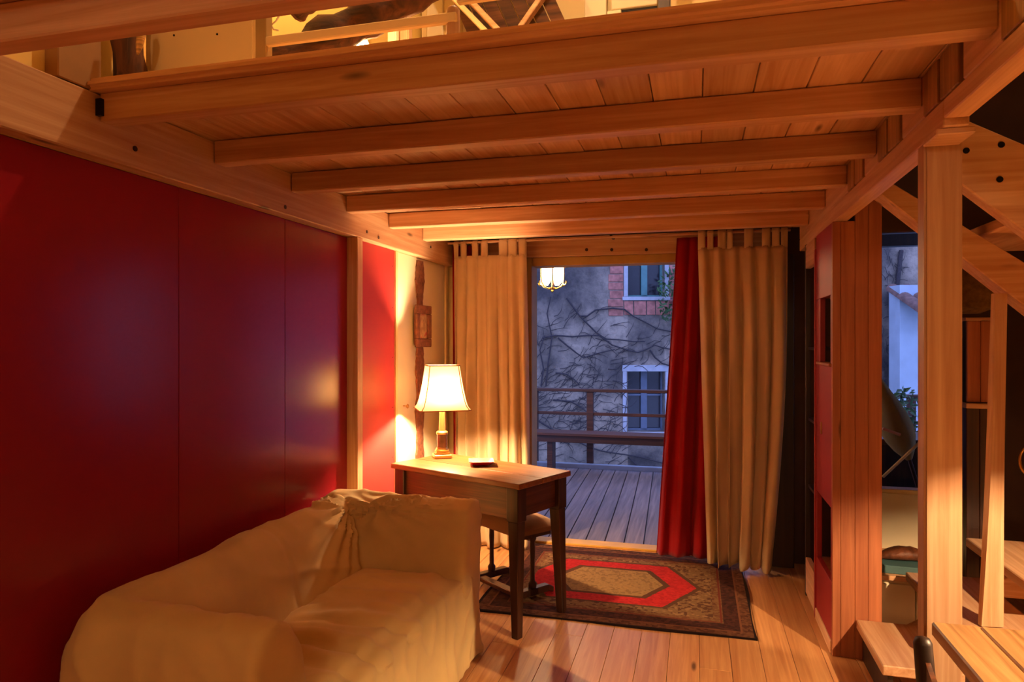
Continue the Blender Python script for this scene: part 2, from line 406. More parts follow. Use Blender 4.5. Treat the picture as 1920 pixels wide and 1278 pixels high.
for zz in (.62, 1.0, 1.4):
    obj('shelf', MB().box(X0+.01, .79, 3.896, 4.189, zz, zz + .016), blackwood, bc)
obj('plinth', MB().box(X0-.006, X1, 3.446, 3.86, 0, .058), pine_y, bc, bevel=.003)
kp = at(1540, 803, X=.605)
obj('lock_plate', MB().box(.602, .6055, kp.y-.012, kp.y+.012, kp.z-.03, kp.z+.03), brass, bc, bevel=.001)
for (q, c, hh, nm) in ((3.50, (90, 60, 40), .22, 'brown book nearest the larch front'), (3.545, (130, 100, 55), .26, 'tall ochre book second from the larch front'), (3.59, (80, 30, 25), .20, 'short maroon book between two taller ones'), (3.635, (110, 84, 62), .25, 'tan book farthest from the larch front')):
    tag(obj('book', MB().box(.66, .78, q, q + .034, .329, .329 + hh), plain('book_cover_%d' % int(q*1000), srgb(*c), .6), bevel=.002),
        nm + ' in the low niche', 'book', 'books in the low niche')

# ------------------------------------------------------------------ curtains
rail_z = 2.145
ct = root('curtain_track', (-.55, 4.60, rail_z)); tag(ct, 'thin dark curtain track with pale rod over the doorway', 'curtain rail')
obj('track', MB().box(-1.70, .56, 4.60, 4.615, 2.162, 2.17), blackwood, ct)
obj('rod', MB().tube([(-1.71, 4.58, 2.145), (.57, 4.58, 2.145)], .009, 10), pine_x, ct)
for xx in (-1.6, -.55, .5): obj('bracket', MB().box(xx-.008, xx+.008, 4.575, 4.73, 2.15, 2.162), blackmetal, ct)

def curtain(name, xt0, xt1, xb0, xb1, y, ztop, zbot, nf, amp, mat, label, gaps=None, ph=0.0, hem=0.0, ybot=None, seed=1, mid=None, flare=0.0):
    r = root(name, ((xt0 + xt1)/2, y, zbot)); tag(r, label, 'curtain')
    nx, nz = 150, 60; rr = random.Random(seed)
    phs = [rr.uniform(-.6, .6) for _ in range(12)]
    mb = MB(); vs = []
    for j in range(nz + 1):
        t = j / nz; z = ztop + (zbot - ztop) * t
        for i2 in range(nx + 1):
            s = i2 / nx
            # folds drift sideways as they fall and merge into fewer, deeper ones
            e0 = xt0 + (xb0 - xt0) * t; e1 = xt1 + (xb1 - xt1) * t
            if mid: e1 += mid * math.sin(math.pi * min(1, t * 1.05))
            sh = .10 * math.sin(2.1 * s * math.pi + phs[0]) * t
            f = math.sin(2*math.pi*(nf*(s + sh*.5)) + ph + phs[1]*t*2)
            f2 = math.sin(2*math.pi*(nf*.47*s + .2*t) + phs[2])
            f3 = math.sin(2*math.pi*(nf*1.9*s - .15*t) + phs[3])
            a = amp * (.35 + .65 * min(1, t * 3)) * (1 + .25 * t)
            yy = y + a * (.62*f + .45*f2*min(1, t*1.6) + .16*f3)
            yy += noise.noise(Vector((s*7 + seed, t*4, 3.1))) * amp * .35
            xx = e0 + (e1 - e0) * s + .25 * a * math.cos(2*math.pi*nf*s + ph)
            zz = z
            if t > .93:
                k2 = (t - .93) / .07
                yy += flare * k2 * math.sin(2*math.pi*nf*s + ph + .5) ; zz += hem * k2 * math.sin(2*math.pi*nf*.9*s + phs[4])
            if ybot is not None: yy += (ybot - y) * t**2
            vs.append((xx, yy, zz))
    W = nx + 1
    fs = [(j*W + i2, j*W + i2 + 1, (j+1)*W + i2 + 1, (j+1)*W + i2) for j in range(nz) for i2 in range(nx)]
    mb.add(vs, fs); mb.sm = True
    o = obj('drape', mb, mat, r)
    sd = o.modifiers.new('thickness', 'SOLIDIFY'); sd.thickness = .0022; sd.offset = 0
    top = vs[:W]
    if gaps:
        pos = 0.0; spans = []
        for g0, g1 in gaps: spans.append((pos, g0)); pos = g1
        spans.append((pos, 1.0))
        for s0, s1 in spans:
            m2 = MB(); ia, ib = int(s0 * nx), int(s1 * nx)
            front, over, back = [], [], []
            pts = []
            for q in range(5):
                p = Vector(top[min(nx, ia + (ib - ia) * q // 4)])
                col = [p + Vector((0, 0, -.012)), Vector((p.x, (p.y + y - .012)/2, ztop + .045)), Vector((p.x, y - .014, rail_z - .004)), Vector((p.x, y - .002, rail_z + .012)),
                       Vector((p.x, y + .011, rail_z)), Vector((p.x, (p.y + y + .014)/2, ztop + .04)), p + Vector((0, .006, -.012))]
                pts.append(col)
            for q in range(5): m2.v += pts[q]
            n = 7
            m2.f = [(q*n + k, (q+1)*n + k, (q+1)*n + k + 1, q*n + k + 1) for q in range(4) for k in range(n - 1)]
            m2.sm = True
            oo = obj('tab', m2, mat, r)
            sd = oo.modifiers.new('thickness', 'SOLIDIFY'); sd.thickness = .002; sd.offset = 0
    return r
gl = [((a-895)/575, (b_-895)/575) for a, b_ in ((936, 956), (1000, 1046), (1098, 1118), (1172, 1264), (1330, 1336), (1400, 1418))]
gr = [((a-460)/720, (b_-460)/720) for a, b_ in ((518, 536), (590, 624), (690, 700), (745, 842), (903, 982), (1038, 1056), (1113, 1124))]
curtain('linen_curtain', -1.665, -1.135, -1.66, -1.12, 4.58, 2.05, .012, 7.0, .032, whitecloth, 'cream linen tab-top curtain behind the lit table lamp', gl, ph=.4, seed=3)
curtain('linen_curtain', .012, .553, .075, .46, 4.56, 2.05, .03, 6.0, .038, whitecloth, 'cream linen tab-top curtain right of the doorway, hem flared on the rug', gr, ph=2.0, seed=8, hem=.012, flare=.03, ybot=4.52, mid=.03)
curtain('red_curtain', -.125, .16, -.262, .12, 4.665, 2.135, .03, 3.6, .026, redcloth, 'red curtain flaring out beside the right linen curtain', None, ph=1.0, seed=5, ybot=4.64)
curtain('red_curtain', -1.705, -1.50, -1.705, -1.52, 4.655, 2.135, .03, 3.0, .018, redcloth, 'narrow red curtain edge in the corner behind the left linen curtain', None, ph=.3, seed=6)

# ------------------------------------------------------------------ rug
def rug_mat():
    m, nt, b = new_mat('woven_rug')
    tc = N(nt, 'ShaderNodeTexCoord'); sp = N(nt, 'ShaderNodeSeparateXYZ'); nt.links.new(tc.outputs['Object'], sp.inputs[0])
    def M(op, a, b_=None, c=None):
        n = N(nt, 'ShaderNodeMath', operation=op)
        for i2, v in enumerate((a, b_, c)):
            if v is None: continue
            if hasattr(v, 'is_output'): nt.links.new(v, n.inputs[i2])
            else: n.inputs[i2].default_value = v
        return n.outputs[0]
    HX, HY = .7225, .62
    ax, ay = M('ABSOLUTE', sp.outputs[0]), M('ABSOLUTE', sp.outputs[1])
    d = M('MINIMUM', M('SUBTRACT', HX, ax), M('SUBTRACT', HY, ay))      # distance from the edge
    # hexagon: elongated, tips left and right
    hx = M('ABSOLUTE', M('ADD', sp.outputs[0], .06)); hy = M('ABSOLUTE', M('SUBTRACT', sp.outputs[1], .01))
    hexd = M('MAXIMUM', M('MULTIPLY', M('DIVIDE', hy, .34), 1.0), M('ADD', M('MULTIPLY', hx, 1/.50), M('MULTIPLY', hy, .36/.34*1.0)))
    # ragged woven look
    nz = N(nt, 'ShaderNodeTexNoise'); nz.inputs['Scale'].default_value = 70; nz.inputs['Detail'].default_value = 3; nt.links.new(tc.outputs['Object'], nz.inputs['Vector'])
    vo = N(nt, 'ShaderNodeTexVoronoi'); vo.inputs['Scale'].default_value = 58; nt.links.new(tc.outputs['Object'], vo.inputs['Vector'])
    vs2 = N(nt, 'ShaderNodeSeparateColor'); nt.links.new(vo.outputs['Color'], vs2.inputs[0])
    col = mixc(nt, nz.outputs['Fac'], srgb(87, 60, 37), srgb(117, 90, 59))            # tan field
    def over(mask, c, colr):
        return mixc(nt, mask, colr, c)
    def lt(a, t): return M('LESS_THAN', a, t)
    def between(a, lo, hi): return M('MULTIPLY', M('GREATER_THAN', a, lo), M('LESS_THAN', a, hi))
    speck = mixc(nt, vs2.outputs[0], srgb(65, 35, 26), srgb(98, 65, 43))
    bandd = mixc(nt, vs2.outputs[1], srgb(42, 23, 20), srgb(68, 37, 29))
    bandt = mixc(nt, vs2.outputs[2], srgb(81, 45, 31), srgb(109, 81, 51))
    jd = M('ADD', hexd, M('MULTIPLY', M('SUBTRACT', nz.outputs['Fac'], .5), .03))
    col = over(lt(vs2.outputs[0], .32), srgb(74, 46, 32), col)
    col = over(M('GREATER_THAN', vs2.outputs[1], .86), srgb(120, 92, 62), col)
    col = over(lt(jd, 1.06), srgb(71, 48, 32), col)
    col = over(lt(jd, 1.0), mixc(nt, vs2.outputs[2], srgb(132, 24, 26), srgb(158, 34, 34)), col)
    col = over(lt(jd, .70), srgb(71, 45, 29), col)
    col = over(lt(jd, .62), mixc(nt, nz.outputs['Fac'], srgb(104, 78, 46), srgb(137, 109, 71)), col)
    col = over(M('MULTIPLY', lt(jd, .60), lt(vs2.outputs[1], .25)), srgb(106, 80, 50), col)
    col = over(lt(d, .20), bandt, col)
    col = over(between(d, .155, .165), srgb(93, 39, 28), col)
    col = over(lt(d, .15), bandd, col)
    col = over(between(d, .062, .072), srgb(101, 63, 42), col)
    col = over(lt(d, .062), speck, col)
    col = over(lt(d, .012), srgb(31, 20, 18), col)
    nt.links.new(col, b.inputs['Base Color']); b.inputs['Roughness'].default_value = .95; b.inputs['Specular IOR Level'].default_value = .1
    bump(nt, b, nz.outputs['Fac'], .35, .004)
    return m
rg = MB(); nx, ny = 48, 40; x0, x1, y0, y1 = -1.16, .285, 3.49, 4.73
vs = []
for j in range(ny + 1):
    for i in range(nx + 1):
        xx = x0 + (x1 - x0)*i/nx; yy = y0 + (y1 - y0)*j/ny
        yy += .006*math.sin(xx*7) if j == 0 else 0; xx += .006*math.sin(yy*8) if i in (0, nx) else 0
        vs.append((xx, yy, .011 + .0015*noise.noise(Vector((xx*5, yy*5, 0)))))
W = nx + 1
rg.add(vs, [(j*W+i, j*W+i+1, (j+1)*W+i+1, (j+1)*W+i) for j in range(ny) for i in range(nx)])
ring = [i for i in range(W)] + [j*W + nx for j in range(1, ny+1)] + [ny*W + i for i in range(nx-1, -1, -1)] + [j*W for j in range(ny-1, 0, -1)]
n0 = len(rg.v); rg.v += [Vector((rg.v[k].x, rg.v[k].y, .001)) for k in ring]
rg.f += [(ring[k], n0 + k, n0 + (k+1) % len(ring), ring[(k+1) % len(ring)]) for k in range(len(ring))] + [tuple(n0 + k for k in range(len(ring)))[::-1]]
tag(obj('rug', rg, rug_mat(), smooth=True), 'dark patterned oriental rug with a red hexagon before the doorway', 'rug')

# ------------------------------------------------------------------ sofa
def build_sofa():
    r = root('sofa', (-1.38, 2.3, 0)); tag(r, 'low two-seat sofa under a loose cream slipcover against the red wall', 'sofa')
    def remeshed(mb, voxel, smooth_n, fn, name):
        me = bpy.data.meshes.new('raw'); me.from_pydata(mb.v, [], mb.f); me.update()
        bm = bmesh.new(); bm.from_mesh(me); bmesh.ops.recalc_face_normals(bm, faces=bm.faces); bm.to_mesh(me); bm.free()
        o = bpy.data.objects.new('raw', me); COL.objects.link(o)
        rm = o.modifiers.new('r', 'REMESH'); rm.mode = 'VOXEL'; rm.voxel_size = voxel
        sm = o.modifiers.new('s', 'SMOOTH'); sm.factor = .5; sm.iterations = smooth_n
        dg = bpy.context.evaluated_depsgraph_get(); ev = o.evaluated_get(dg)
        m2 = bpy.data.meshes.new_from_object(ev)
        bpy.data.objects.remove(o); bpy.data.meshes.remove(me)
        nrm = [v.normal.copy() for v in m2.vertices]
        for v, n in zip(m2.vertices, nrm):
            d = fn(v.co, n); v.co += d
        out = MB(); out.v = [v.co.copy() for v in m2.vertices]; out.f = [tuple(p.vertices) for p in m2.polygons]; out.sm = True
        bpy.data.meshes.remove(m2)
        return obj(name, out, sofacloth, r)
    mb = MB()
    # back: profile in X-Z, swept along Y
    prof = [(-1.735, .02), (-1.738, .40), (-1.73, .62), (-1.70, .70), (-1.63, .715), (-1.57, .68), (-1.52, .58), (-1.46, .36), (-1.46, .02)]
    mb.prism([(a, 1.60, b_) for a, b_ in prof][::-1], (0, 1.36, 0))
    # far arm and near arm: profile in Y-Z, swept along X
    pf = [(3.09, .02), (3.10, .45), (3.09, .63), (3.05, .70), (2.98, .72), (2.91, .69), (2.87, .60), (2.84, .36), (2.84, .02)]
    mb.prism([(-1.70, a, b_) for a, b_ in pf], (.715, 0, 0))
    pn = [(1.49, .02), (1.48, .42), (1.50, .60), (1.54, .68), (1.61, .70), (1.68, .67), (1.735, .58), (1.79, .36), (1.79, .02)]
    mb.prism([(-1.685, a, b_) for a, b_ in pn][::-1], (.605, 0, 0))
    # rounded back corners
    mb.lathe([(.10, .02), (.125, .4), (.125, .58), (.10, .67), (.03, .71)], (-1.625, 2.98, 0), 20)
    mb.lathe([(.10, .02), (.135, .4), (.13, .58), (.10, .66), (.03, .70)], (-1.605, 1.61, 0), 20)
    def folds(p, n):
        d = 0.0
        # fan of drag folds at the far inner corner
        c = Vector((-1.60, 2.86, .70)); q = p - c; L = q.length
        if L < .75 and p.z > .36:
            ang = math.atan2(q.z + .02, -(q.y) + .25*(q.x))
            d += .013 * math.exp(-L*L/.16) * math.sin(ang*20 + 1.6*noise.noise(p*3)) * min(1, L/.08)
        d += .010 * noise.noise(Vector((p.x*3, p.y*3, p.z*5)))
        d += .010 * (1 - 2*abs(noise.noise(Vector((p.x*7 + p.z*5, p.y*3.2 + p.z*5, p.z*3 + 4)))))**3
        # gathered drops down the outer faces and front
        if p.z < .42: d += .009 * (1 - p.z/.42) * math.sin(p.y*19 + p.x*17 + 4*noise.noise(p*2.2)) 
        # vertical seam line down the back
        d -= .006 * math.exp(-((p.y - 2.33)/.012)**2) * (1 if p.x < -1.44 else 0)
        return n * d
    remeshed(mb, .013, 14, folds, 'back_and_arms')
    ms = MB()
    ms.prism([(-1.50, 1.76, .30), (-1.0, 1.70, .30), (-.985, 1.56, .30), (-.975, 3.02, .30), (-1.0, 2.87, .30), (-1.5, 2.88, .30)][::-1], (0, 0, .10))
    ms = MB()
    ms.hexa([(-1.52, 1.74, .03), (-.99, 1.58, .012), (-.955, 3.035, .012), (-1.52, 2.90, .03)],
            [(-1.52, 1.74, .405), (-1.015, 1.60, .40), (-.985, 2.98, .40), (-1.52, 2.90, .405)])
    ms.hexa([(-1.50, 1.8, .30), (-1.02, 1.74, .30), (-1.0, 2.87, .30), (-1.5, 2.87, .30)],
            [(-1.46, 1.84, .425), (-1.08, 1.8, .43), (-1.07, 2.81, .43), (-1.46, 2.83, .425)])
    def seatf(p, n):
        d = .014 * noise.noise(Vector((p.x*4, p.y*2.4, p.z*3))) + .010 * (1 - 2*abs(noise.noise(Vector((p.x*3.2, p.y*7, p.z*4 + 2)))))**3
        if p.z > .36:
            # long creases running along the seat from the near arm
            for (ya, xa, sl, am) in ((2.25, -1.2, .22, .016), (2.05, -1.15, .10, .018), (1.92, -1.1, -.05, .012)):
                dist = (p.y - ya) - sl*(p.x - xa) + .04*noise.noise(p*5)
                d -= am * math.exp(-(dist/.022)**2) * max(0, min(1, (p.x + 1.5)*5)) 
                d += am*.8 * math.exp(-((dist - .05)/.035)**2) * max(0, min(1, (p.x + 1.5)*5))
        else:
            d += .012 * (1 - p.z/.42) * math.sin(p.y*15 + 3*noise.noise(p*2.5))
        d += .005 * noise.noise(p*11)
        return n * d
    remeshed(ms, .013, 13, seatf, 'seat')
build_sofa()

# ------------------------------------------------------------------ writing desk
DA = math.atan2(-.367, .845)          # long side runs from the wall towards the room
dk = root('writing_desk', (-1.155, 3.568, 0), DA); tag(dk, 'dark oak writing desk with tapered legs carrying the lit lamp', 'desk')
L2, W2 = .4605, .2255
desk_top_m = wood('desk_top', srgb(112, 66, 36), srgb(160, 104, 60), 'x', rough=.32, vary=.08)
for (a, b_) in ((-W2, -.03), (-.0295, W2)):
    obj('top_board', MB().box(-L2, L2, a, b_, .732, .76), desk_top_m, dk, bevel=.004, local=True)
for s in (-1, 1):
    obj('apron', MB().box(-L2+.075, L2-.075, s*(W2-.045)-.01, s*(W2-.045)+.01, .572, .7315), oldwood_x, dk, local=True, bevel=.002)
    obj('apron', MB().box(s*(L2-.055)-.01, s*(L2-.055)+.01, -W2+.065, W2-.065, .578, .7315), wood('dark_oak_y', srgb(58, 28, 14), srgb(112, 62, 32), 'y', rough=.38) if s < 0 else bpy.data.materials['dark_oak_y'], dk, local=True, bevel=.002)
for sx in (-1, 1):
    for sy in (-1, 1):
        cx, cy = sx*(L2 - .055), sy*(W2 - .05); h = .036
        m = MB().box(cx-h, cx+h, cy-h, cy+h, .565, .7315); fz = .0135 if (sx > 0 and sy > 0) else 0.0
        ix, iy = cx + sx*.016, cy + sy*.016; g = .020
        q = .031
        m.hexa([(ix-g, iy-g, fz), (ix+g, iy-g, fz), (ix+g, iy+g, fz), (ix-g, iy+g, fz)], [(cx-q, cy-q, .5648), (cx+q, cy-q, .5648), (cx+q, cy+q, .5648), (cx-q, cy+q, .5648)])
        obj('leg', m, oldwood_z, dk, local=True, bevel=.003)

# stool under the desk
SA = math.atan2(-.25, .343)
st = root('stool', (-1.044, 3.853, .012), SA); tag(st, 'small dark stool with padded seat tucked under the desk', 'stool')
sb = MB(); n = 14
for j in range(n + 1):
    for i in range(n + 1):
        a, b_ = i/n*2 - 1, j/n*2 - 1
        e = (1 - a**6) * (1 - b**6) if False else (1 - abs(a)**5) * (1 - abs(b_)**5)
        sb.v.append(Vector((a*.235, b_*.15, .385 + .055*e**.5 + .006*math.cos(b_*1.5))))
W = n + 1
sb.f = [(j*W+i, j*W+i+1, (j+1)*W+i+1, (j+1)*W+i) for j in range(n) for i in range(n)]
rim = [i for i in range(W)] + [j*W+n for j in range(1, W)] + [n*W+i for i in range(n-1, -1, -1)] + [j*W for j in range(n-1, 0, -1)]
n0 = len(sb.v); sb.v += [Vector((sb.v[k].x*.97, sb.v[k].y*.96, .362)) for k in rim]
sb.f += [(rim[k], n0+k, n0+(k+1) % len(rim), rim[(k+1) % len(rim)]) for k in range(len(rim))] + [tuple(n0+k for k in range(len(rim)))[::-1]]
sb.sm = True
obj('padded_seat', sb, stoolcloth, st, local=True)
for s in (-1, 1):
    obj('seat_rail', MB().box(s*.19-.02, s*.19+.02, -.125, .125, .335, .3615), oldwood_z, st, local=True, bevel=.004)
    obj('post', MB().lathe([(.022, .052), (.024, .075), (.014, .09), (.013, .2), (.016, .26), (.014, .31), (.022, .325), (.022, .3345)], (s*.19, 0, 0), 14), oldwood_z, st, local=True)
    fm = MB().prism([(s*.19-.022, -.145, 0), (s*.19-.022, -.145, .03), (s*.19-.022, -.11, .05), (s*.19-.022, .11, .05), (s*.19-.022, .145, .03), (s*.19-.022, .145, 0), (s*.19-.022, .11, .012), (s*.19-.022, -.11, .012)], (.044, 0, 0))
    obj('foot', fm, oldwood_z, st, local=True, bevel=.003)
obj('stretcher', MB().box(-.167, .167, -.115, -.065, .014, .04), oldwood_x, st, local=True, bevel=.004)
obj('seat_rail', MB().box(-.168, .168, -.012, .012, .31, .36), oldwood_x, st, local=True, bevel=.003)

# ------------------------------------------------------------------ table lamp
lx, ly, lz = -1.455, 3.80, .7605
LA = R(30)
tl = root('table_lamp', (lx, ly, lz), LA); tag(tl, 'lit table lamp with pale pagoda shade on a brass column', 'lamp')
gold = plain('pale_gilt', srgb(214, 184, 118), .3, .8, 14, .1)
mb = MB().box(-.052, .052, -.052, .052, 0, .022); obj('base', mb, gold, tl, local=True, bevel=.004)
obj('base_step', MB().box(-.043, .043, -.043, .043, .0222, .04), gold, tl, local=True, bevel=.006, segs=2)
obj('lower_collar', MB().lathe([(.04, .0402), (.042, .046), (.034, .056), (.033, .062)], n=24), gold, tl, local=True)
obj('drum', MB().lathe([(.031, .0625), (.0315, .10), (.031, .138)], n=24), plain('dark_marble', srgb(82, 56, 36), .25, .2, 20, .3), tl, local=True)
obj('upper_collar', MB().lathe([(.034, .1385), (.035, .15), (.028, .157), (.016, .161)], n=24), gold, tl, local=True)
obj('column', MB().lathe([(.019, .1615), (.018, .20), (.0165, .26), (.018, .30), (.012, .31)], n=24), plain('alabaster', srgb(206, 172, 120), .25, .1, 9, .2), tl, local=True)
obj('socket', MB().lathe([(.013, .3105), (.014, .32), (.014, .346)], n=16), brass, tl, local=True)
shade_m, nt, b = new_mat('shade_fabric')
b.inputs['Base Color'].default_value = srgb(236, 214, 170); b.inputs['Roughness'].default_value = .9
tr = N(nt, 'ShaderNodeBsdfTranslucent'); tr.inputs[0].default_value = srgb(248, 212, 158); mx = N(nt, 'ShaderNodeMixShader'); mx.inputs[0].default_value = .055
nt.links.new(b.outputs[0], mx.inputs[1]); nt.links.new(tr.outputs[0], mx.inputs[2]); nt.links.new(mx.outputs[0], nt.nodes['Material Output'].inputs[0])
piping = plain('shade_piping', srgb(150, 90, 44), .8)
def ring_pts(h, cut):  # square with cut corners
    return [(-h+cut, -h), (h-cut, -h), (h, -h+cut), (h, h-cut), (h-cut, h), (-h+cut, h), (-h, h-cut), (-h, -h+cut)]
prof = []
for k in range(13):
    t = k/12; hw = .150 - .058*(t**.55) ; prof.append((hw, .02 + .006*(1-t), .288 + t*.258))
sm_ = MB()
for (hw, cut, z) in prof: sm_.v += [Vector((a, b_, z)) for a, b_ in ring_pts(hw, cut)]
sm_.f = [(k*8+i, k*8+(i+1) % 8, (k+1)*8+(i+1) % 8, (k+1)*8+i) for k in range(12) for i in range(8)]
sm_.sm = True
so = obj('lamp_shade', sm_, shade_m, tl, local=True)
for zi in (0, 12):
    hw, cut, z = prof[zi]; pts = [Vector((a, b_, z)) for a, b_ in ring_pts(hw+.001, cut)]
    obj('piping', MB().tube(pts + [pts[0], pts[1]], .0035, 6, False), piping, so, local=True)
    bpy.data.objects[-1] if False else None
for i in range(8):
    pts = [Vector((*ring_pts(hw+.0012, cut)[i], z)) for hw, cut, z in prof]
    if i % 2 == 0: pts = [(p + Vector((*ring_pts(prof[k][0]+.0012, prof[k][1])[(i-1) % 8], prof[k][2])))/2 for k, p in enumerate(pts)]
    else: continue
    obj('piping', MB().tube(pts, .0028, 6), piping, so, local=True)
for pc in so.children: pc.location = Vector(pc.location) - Vector(so.location)
def bulb_light(name, parent, prof, c, power, colour, local):
    area = sum(math.pi*(p[0]+q[0])*math.hypot(p[0]-q[0], p[1]-q[1]) for p, q in zip(prof[:-1], prof[1:]))
    return obj('bulb', MB().lathe(prof, c, 16), glow(name, colour + (1,), power/(math.pi*area)), parent, local=local)
bulb_light('table_bulb_glow', tl, [(.010, .347), (.012, .354), (.022, .372), (.023, .388), (.016, .406), (.004, .412)], (0, 0, 0), DESK_W, WARM, True)

# red dish on the desk
ds = root('dish', (-1.158, 3.63, .7605), R(20)); tag(ds, 'small square red dish with a white inside on the desk', 'dish')
dm = MB()
for (h, z) in ((.034, 0), (.05, .008), (.066, .02), (.070, .026)): dm.v += [Vector((a, b_, z)) for a, b_ in ring_pts(h, .008)]
dm.f = [(k*8+i, k*8+(i+1) % 8, (k+1)*8+(i+1) % 8, (k+1)*8+i) for k in range(3) for i in range(8)] + [tuple(range(8))[::-1]]
obj('bowl', dm, plain('red_glaze', srgb(176, 30, 34), .2), ds, local=True)
dm = MB()
for (h, z) in ((.032, .004), (.049, .0105), (.066, .023), (.070, .0262)): dm.v += [Vector((a, b_, z)) for a, b_ in ring_pts(h, .008)]
dm.f = [(k*8+i, (k+1)*8+i, (k+1)*8+(i+1) % 8, k*8+(i+1) % 8) for k in range(3) for i in range(8)] + [tuple(range(8))]
obj('inner_glaze', dm, plain('pink_white_glaze', srgb(230, 170, 150), .15, namt=.3, nscale=14), ds, local=True)

# ------------------------------------------------------------------ wall hanging and key on the white panel
wh = root('wall_hanging', (XL+.01, 4.2, .67)); tag(wh, 'tall narrow carved brown hanging with a small framed picture on the white panel', 'wall hanging')
carve = plain('carved_walnut', srgb(118, 70, 46), .7, nscale=40, namt=.4, bumpy=.6)
mb = MB(); pr = []; rr = random.Random(4)
zz = .66
left, right = [], []
while zz < 1.99:
    hw = .052 + .012*math.sin(zz*21) + rr.uniform(-.006, .008)
    left.append((XL+.0085, 4.2-hw, zz)); right.append((XL+.0085, 4.2+hw, zz)); zz += .022
for k in range(len(left)-1):
    mb.hexa([left[k], right[k], right[k+1], left[k+1]], [Vector(p)+Vector((.014, 0, 0)) for p in (left[k], right[k], right[k+1], left[k+1])])
obj('carved_band', mb, carve, wh)
obj('picture_backing', MB().box(XL+.023, XL+.032, 4.085, 4.315, 1.425, 1.665), carve, wh, bevel=.002)
for (a, b_, c, d) in ((4.075, 4.325, 1.41, 1.465), (4.075, 4.325, 1.63, 1.685), (4.075, 4.13, 1.466, 1.629), (4.27, 4.325, 1.466, 1.629)):
    obj('picture_frame', MB().box(XL+.0325, XL+.05, a, b_, c, d), carve, wh, bevel=.004)
pm, nt, b = new_mat('small_picture')
mp = coords(nt, (1, 1, 1), False); nz = N(nt, 'ShaderNodeTexNoise'); nz.inputs['Scale'].default_value = 22; nt.links.new(mp.outputs[0], nz.inputs['Vector'])
rp = ramp(nt, [(.35, srgb(170, 130, 90)), (.55, srgb(214, 180, 130)), (.68, srgb(190, 70, 50))]); nt.links.new(nz.outputs['Fac'], rp.inputs[0]); nt.links.new(rp.outputs[0], b.inputs['Base Color'])
obj('picture', MB().box(XL+.0325, XL+.036, 4.131, 4.269, 1.467, 1.628), pm, wh)
kq = at(760, 762, X=XL+.03)
ky = root('key', (XL+.01, kq.y, kq.z)); tag(ky, 'small brass key sticking out of the white panel beside the lamp shade', 'key')
obj('key_bow', MB().tube([(XL+.045+.0*t, kq.y + .012*math.cos(t), kq.z + .012*math.sin(t)) for t in [2*math.pi*i/14 for i in range(15)]], .003, 6), brass, ky)
obj('key_shaft', MB().tube([(XL+.010, kq.y+.012, kq.z), (XL+.044, kq.y+.012, kq.z)], .0035, 8), brass, ky)

# ------------------------------------------------------------------ stairs, right side
sr = root('staircase', (1.2, 3.2, 0)); tag(sr, 'open pine staircase climbing to the right behind the post', 'stairs')
for k in range(5):
    xa = .705 + .25*k; z = .18*(k+1)
    obj('tread', MB().box(xa, xa + .31, 2.96, 3.60 if k else 3.418, z - .04, z), pine_y, sr, bevel=.004)
    if k: obj('string_block', MB().prism([(xa-.02, 3.47, z - .22), (xa + .26, 3.47, z - .22), (xa + .26, 3.47, z - .041)], (0, .05, 0)), pine_x, sr, bevel=.003)
obj('riser', MB().box(.73, .75, 2.99, 3.41, 0, .139), blackwood, sr)
sl = at(1875, 700, Y=2.90)
bm_ = MB()
tw = []
for k in range(13):
    t = k/12; z = .365 + (1.63 - .365)*t; hw = .040 - .018*t; cx = 1.085 + .028*t
    a = R(10 + 18*math.sin(t*3)); ca, sa = math.cos(a), math.sin(a)
    tw.append([Vector((cx + q*ca*hw - e*sa*.012, 2.99 - .03*0 + q*sa*hw + e*ca*.012, z)) for q, e in ((-1, -1), (1, -1), (1, 1), (-1, 1))])
for k in range(12): bm_.v += tw[k] if k == 0 else []
bm_.v = [p for q in tw for p in q]; bm_.f = [(k*4+i, k*4+(i+1) % 4, (k+1)*4+(i+1) % 4, (k+1)*4+i) for k in range(12) for i in range(4)] + [(3,2,1,0), (48,49,50,51)]
obj('baluster', bm_, pine_z, sr)

# plank crate against the dark behind the stairs
cb = root('plank_cupboard', (1.31, 3.75, 0)); tag(cb, 'narrow orange-brown plank cupboard standing behind the stairs', 'cupboard')
for (a, b_) in ((1.245, 1.30), (1.3015, 1.37)):
    obj('board', MB().box(a, b_, 3.70, 3.72, 1.16, 1.545), redwood, cb, bevel=.002)
    obj('board', MB().box(a, b_, 3.71, 3.73, 0, 1.13), oldwood_z, cb, bevel=.002)
obj('shelf', MB().box(1.235, 1.38, 3.68, 3.95, 1.131, 1.155), pine_x, cb, bevel=.003)
obj('top', MB().box(1.235, 1.38, 3.69, 3.95, 1.546, 1.562), pine_x, cb, bevel=.003)
obj('carcass', MB().box(1.245, 1.37, 3.731, 3.94, 0, 1.13), oldwood_z, cb)
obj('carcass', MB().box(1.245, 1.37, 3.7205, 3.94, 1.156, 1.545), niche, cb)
bg_ = MB().lathe([(.05, 0), (.12, .02), (.155, .12), (.15, .22), (.10, .30), (.03, .34)], (1.46, 4.0, 1.563), 20)
for v in bg_.v: v += Vector((.012*noise.noise(v*9), .012*noise.noise(v*9 + Vector((5,0,0))), 0))
bg_.box(1.40, 1.62, 3.9, 4.1, 1.55, 1.562)
hb = root('hanging_basket', (1.40, 4.05, 1.58)); tag(hb, 'dim ochre rounded basket in the gloom above the plank cupboard', 'basket')
bk = MB().lathe([(.06, 1.60), (.13, 1.63), (.165, 1.73), (.155, 1.84), (.11, 1.90)], (1.43, 4.25, 0), 24)
obj('basket_body', bk, plain('straw', srgb(150, 112, 52), .8, nscale=40, namt=.3, bumpy=.5), hb)
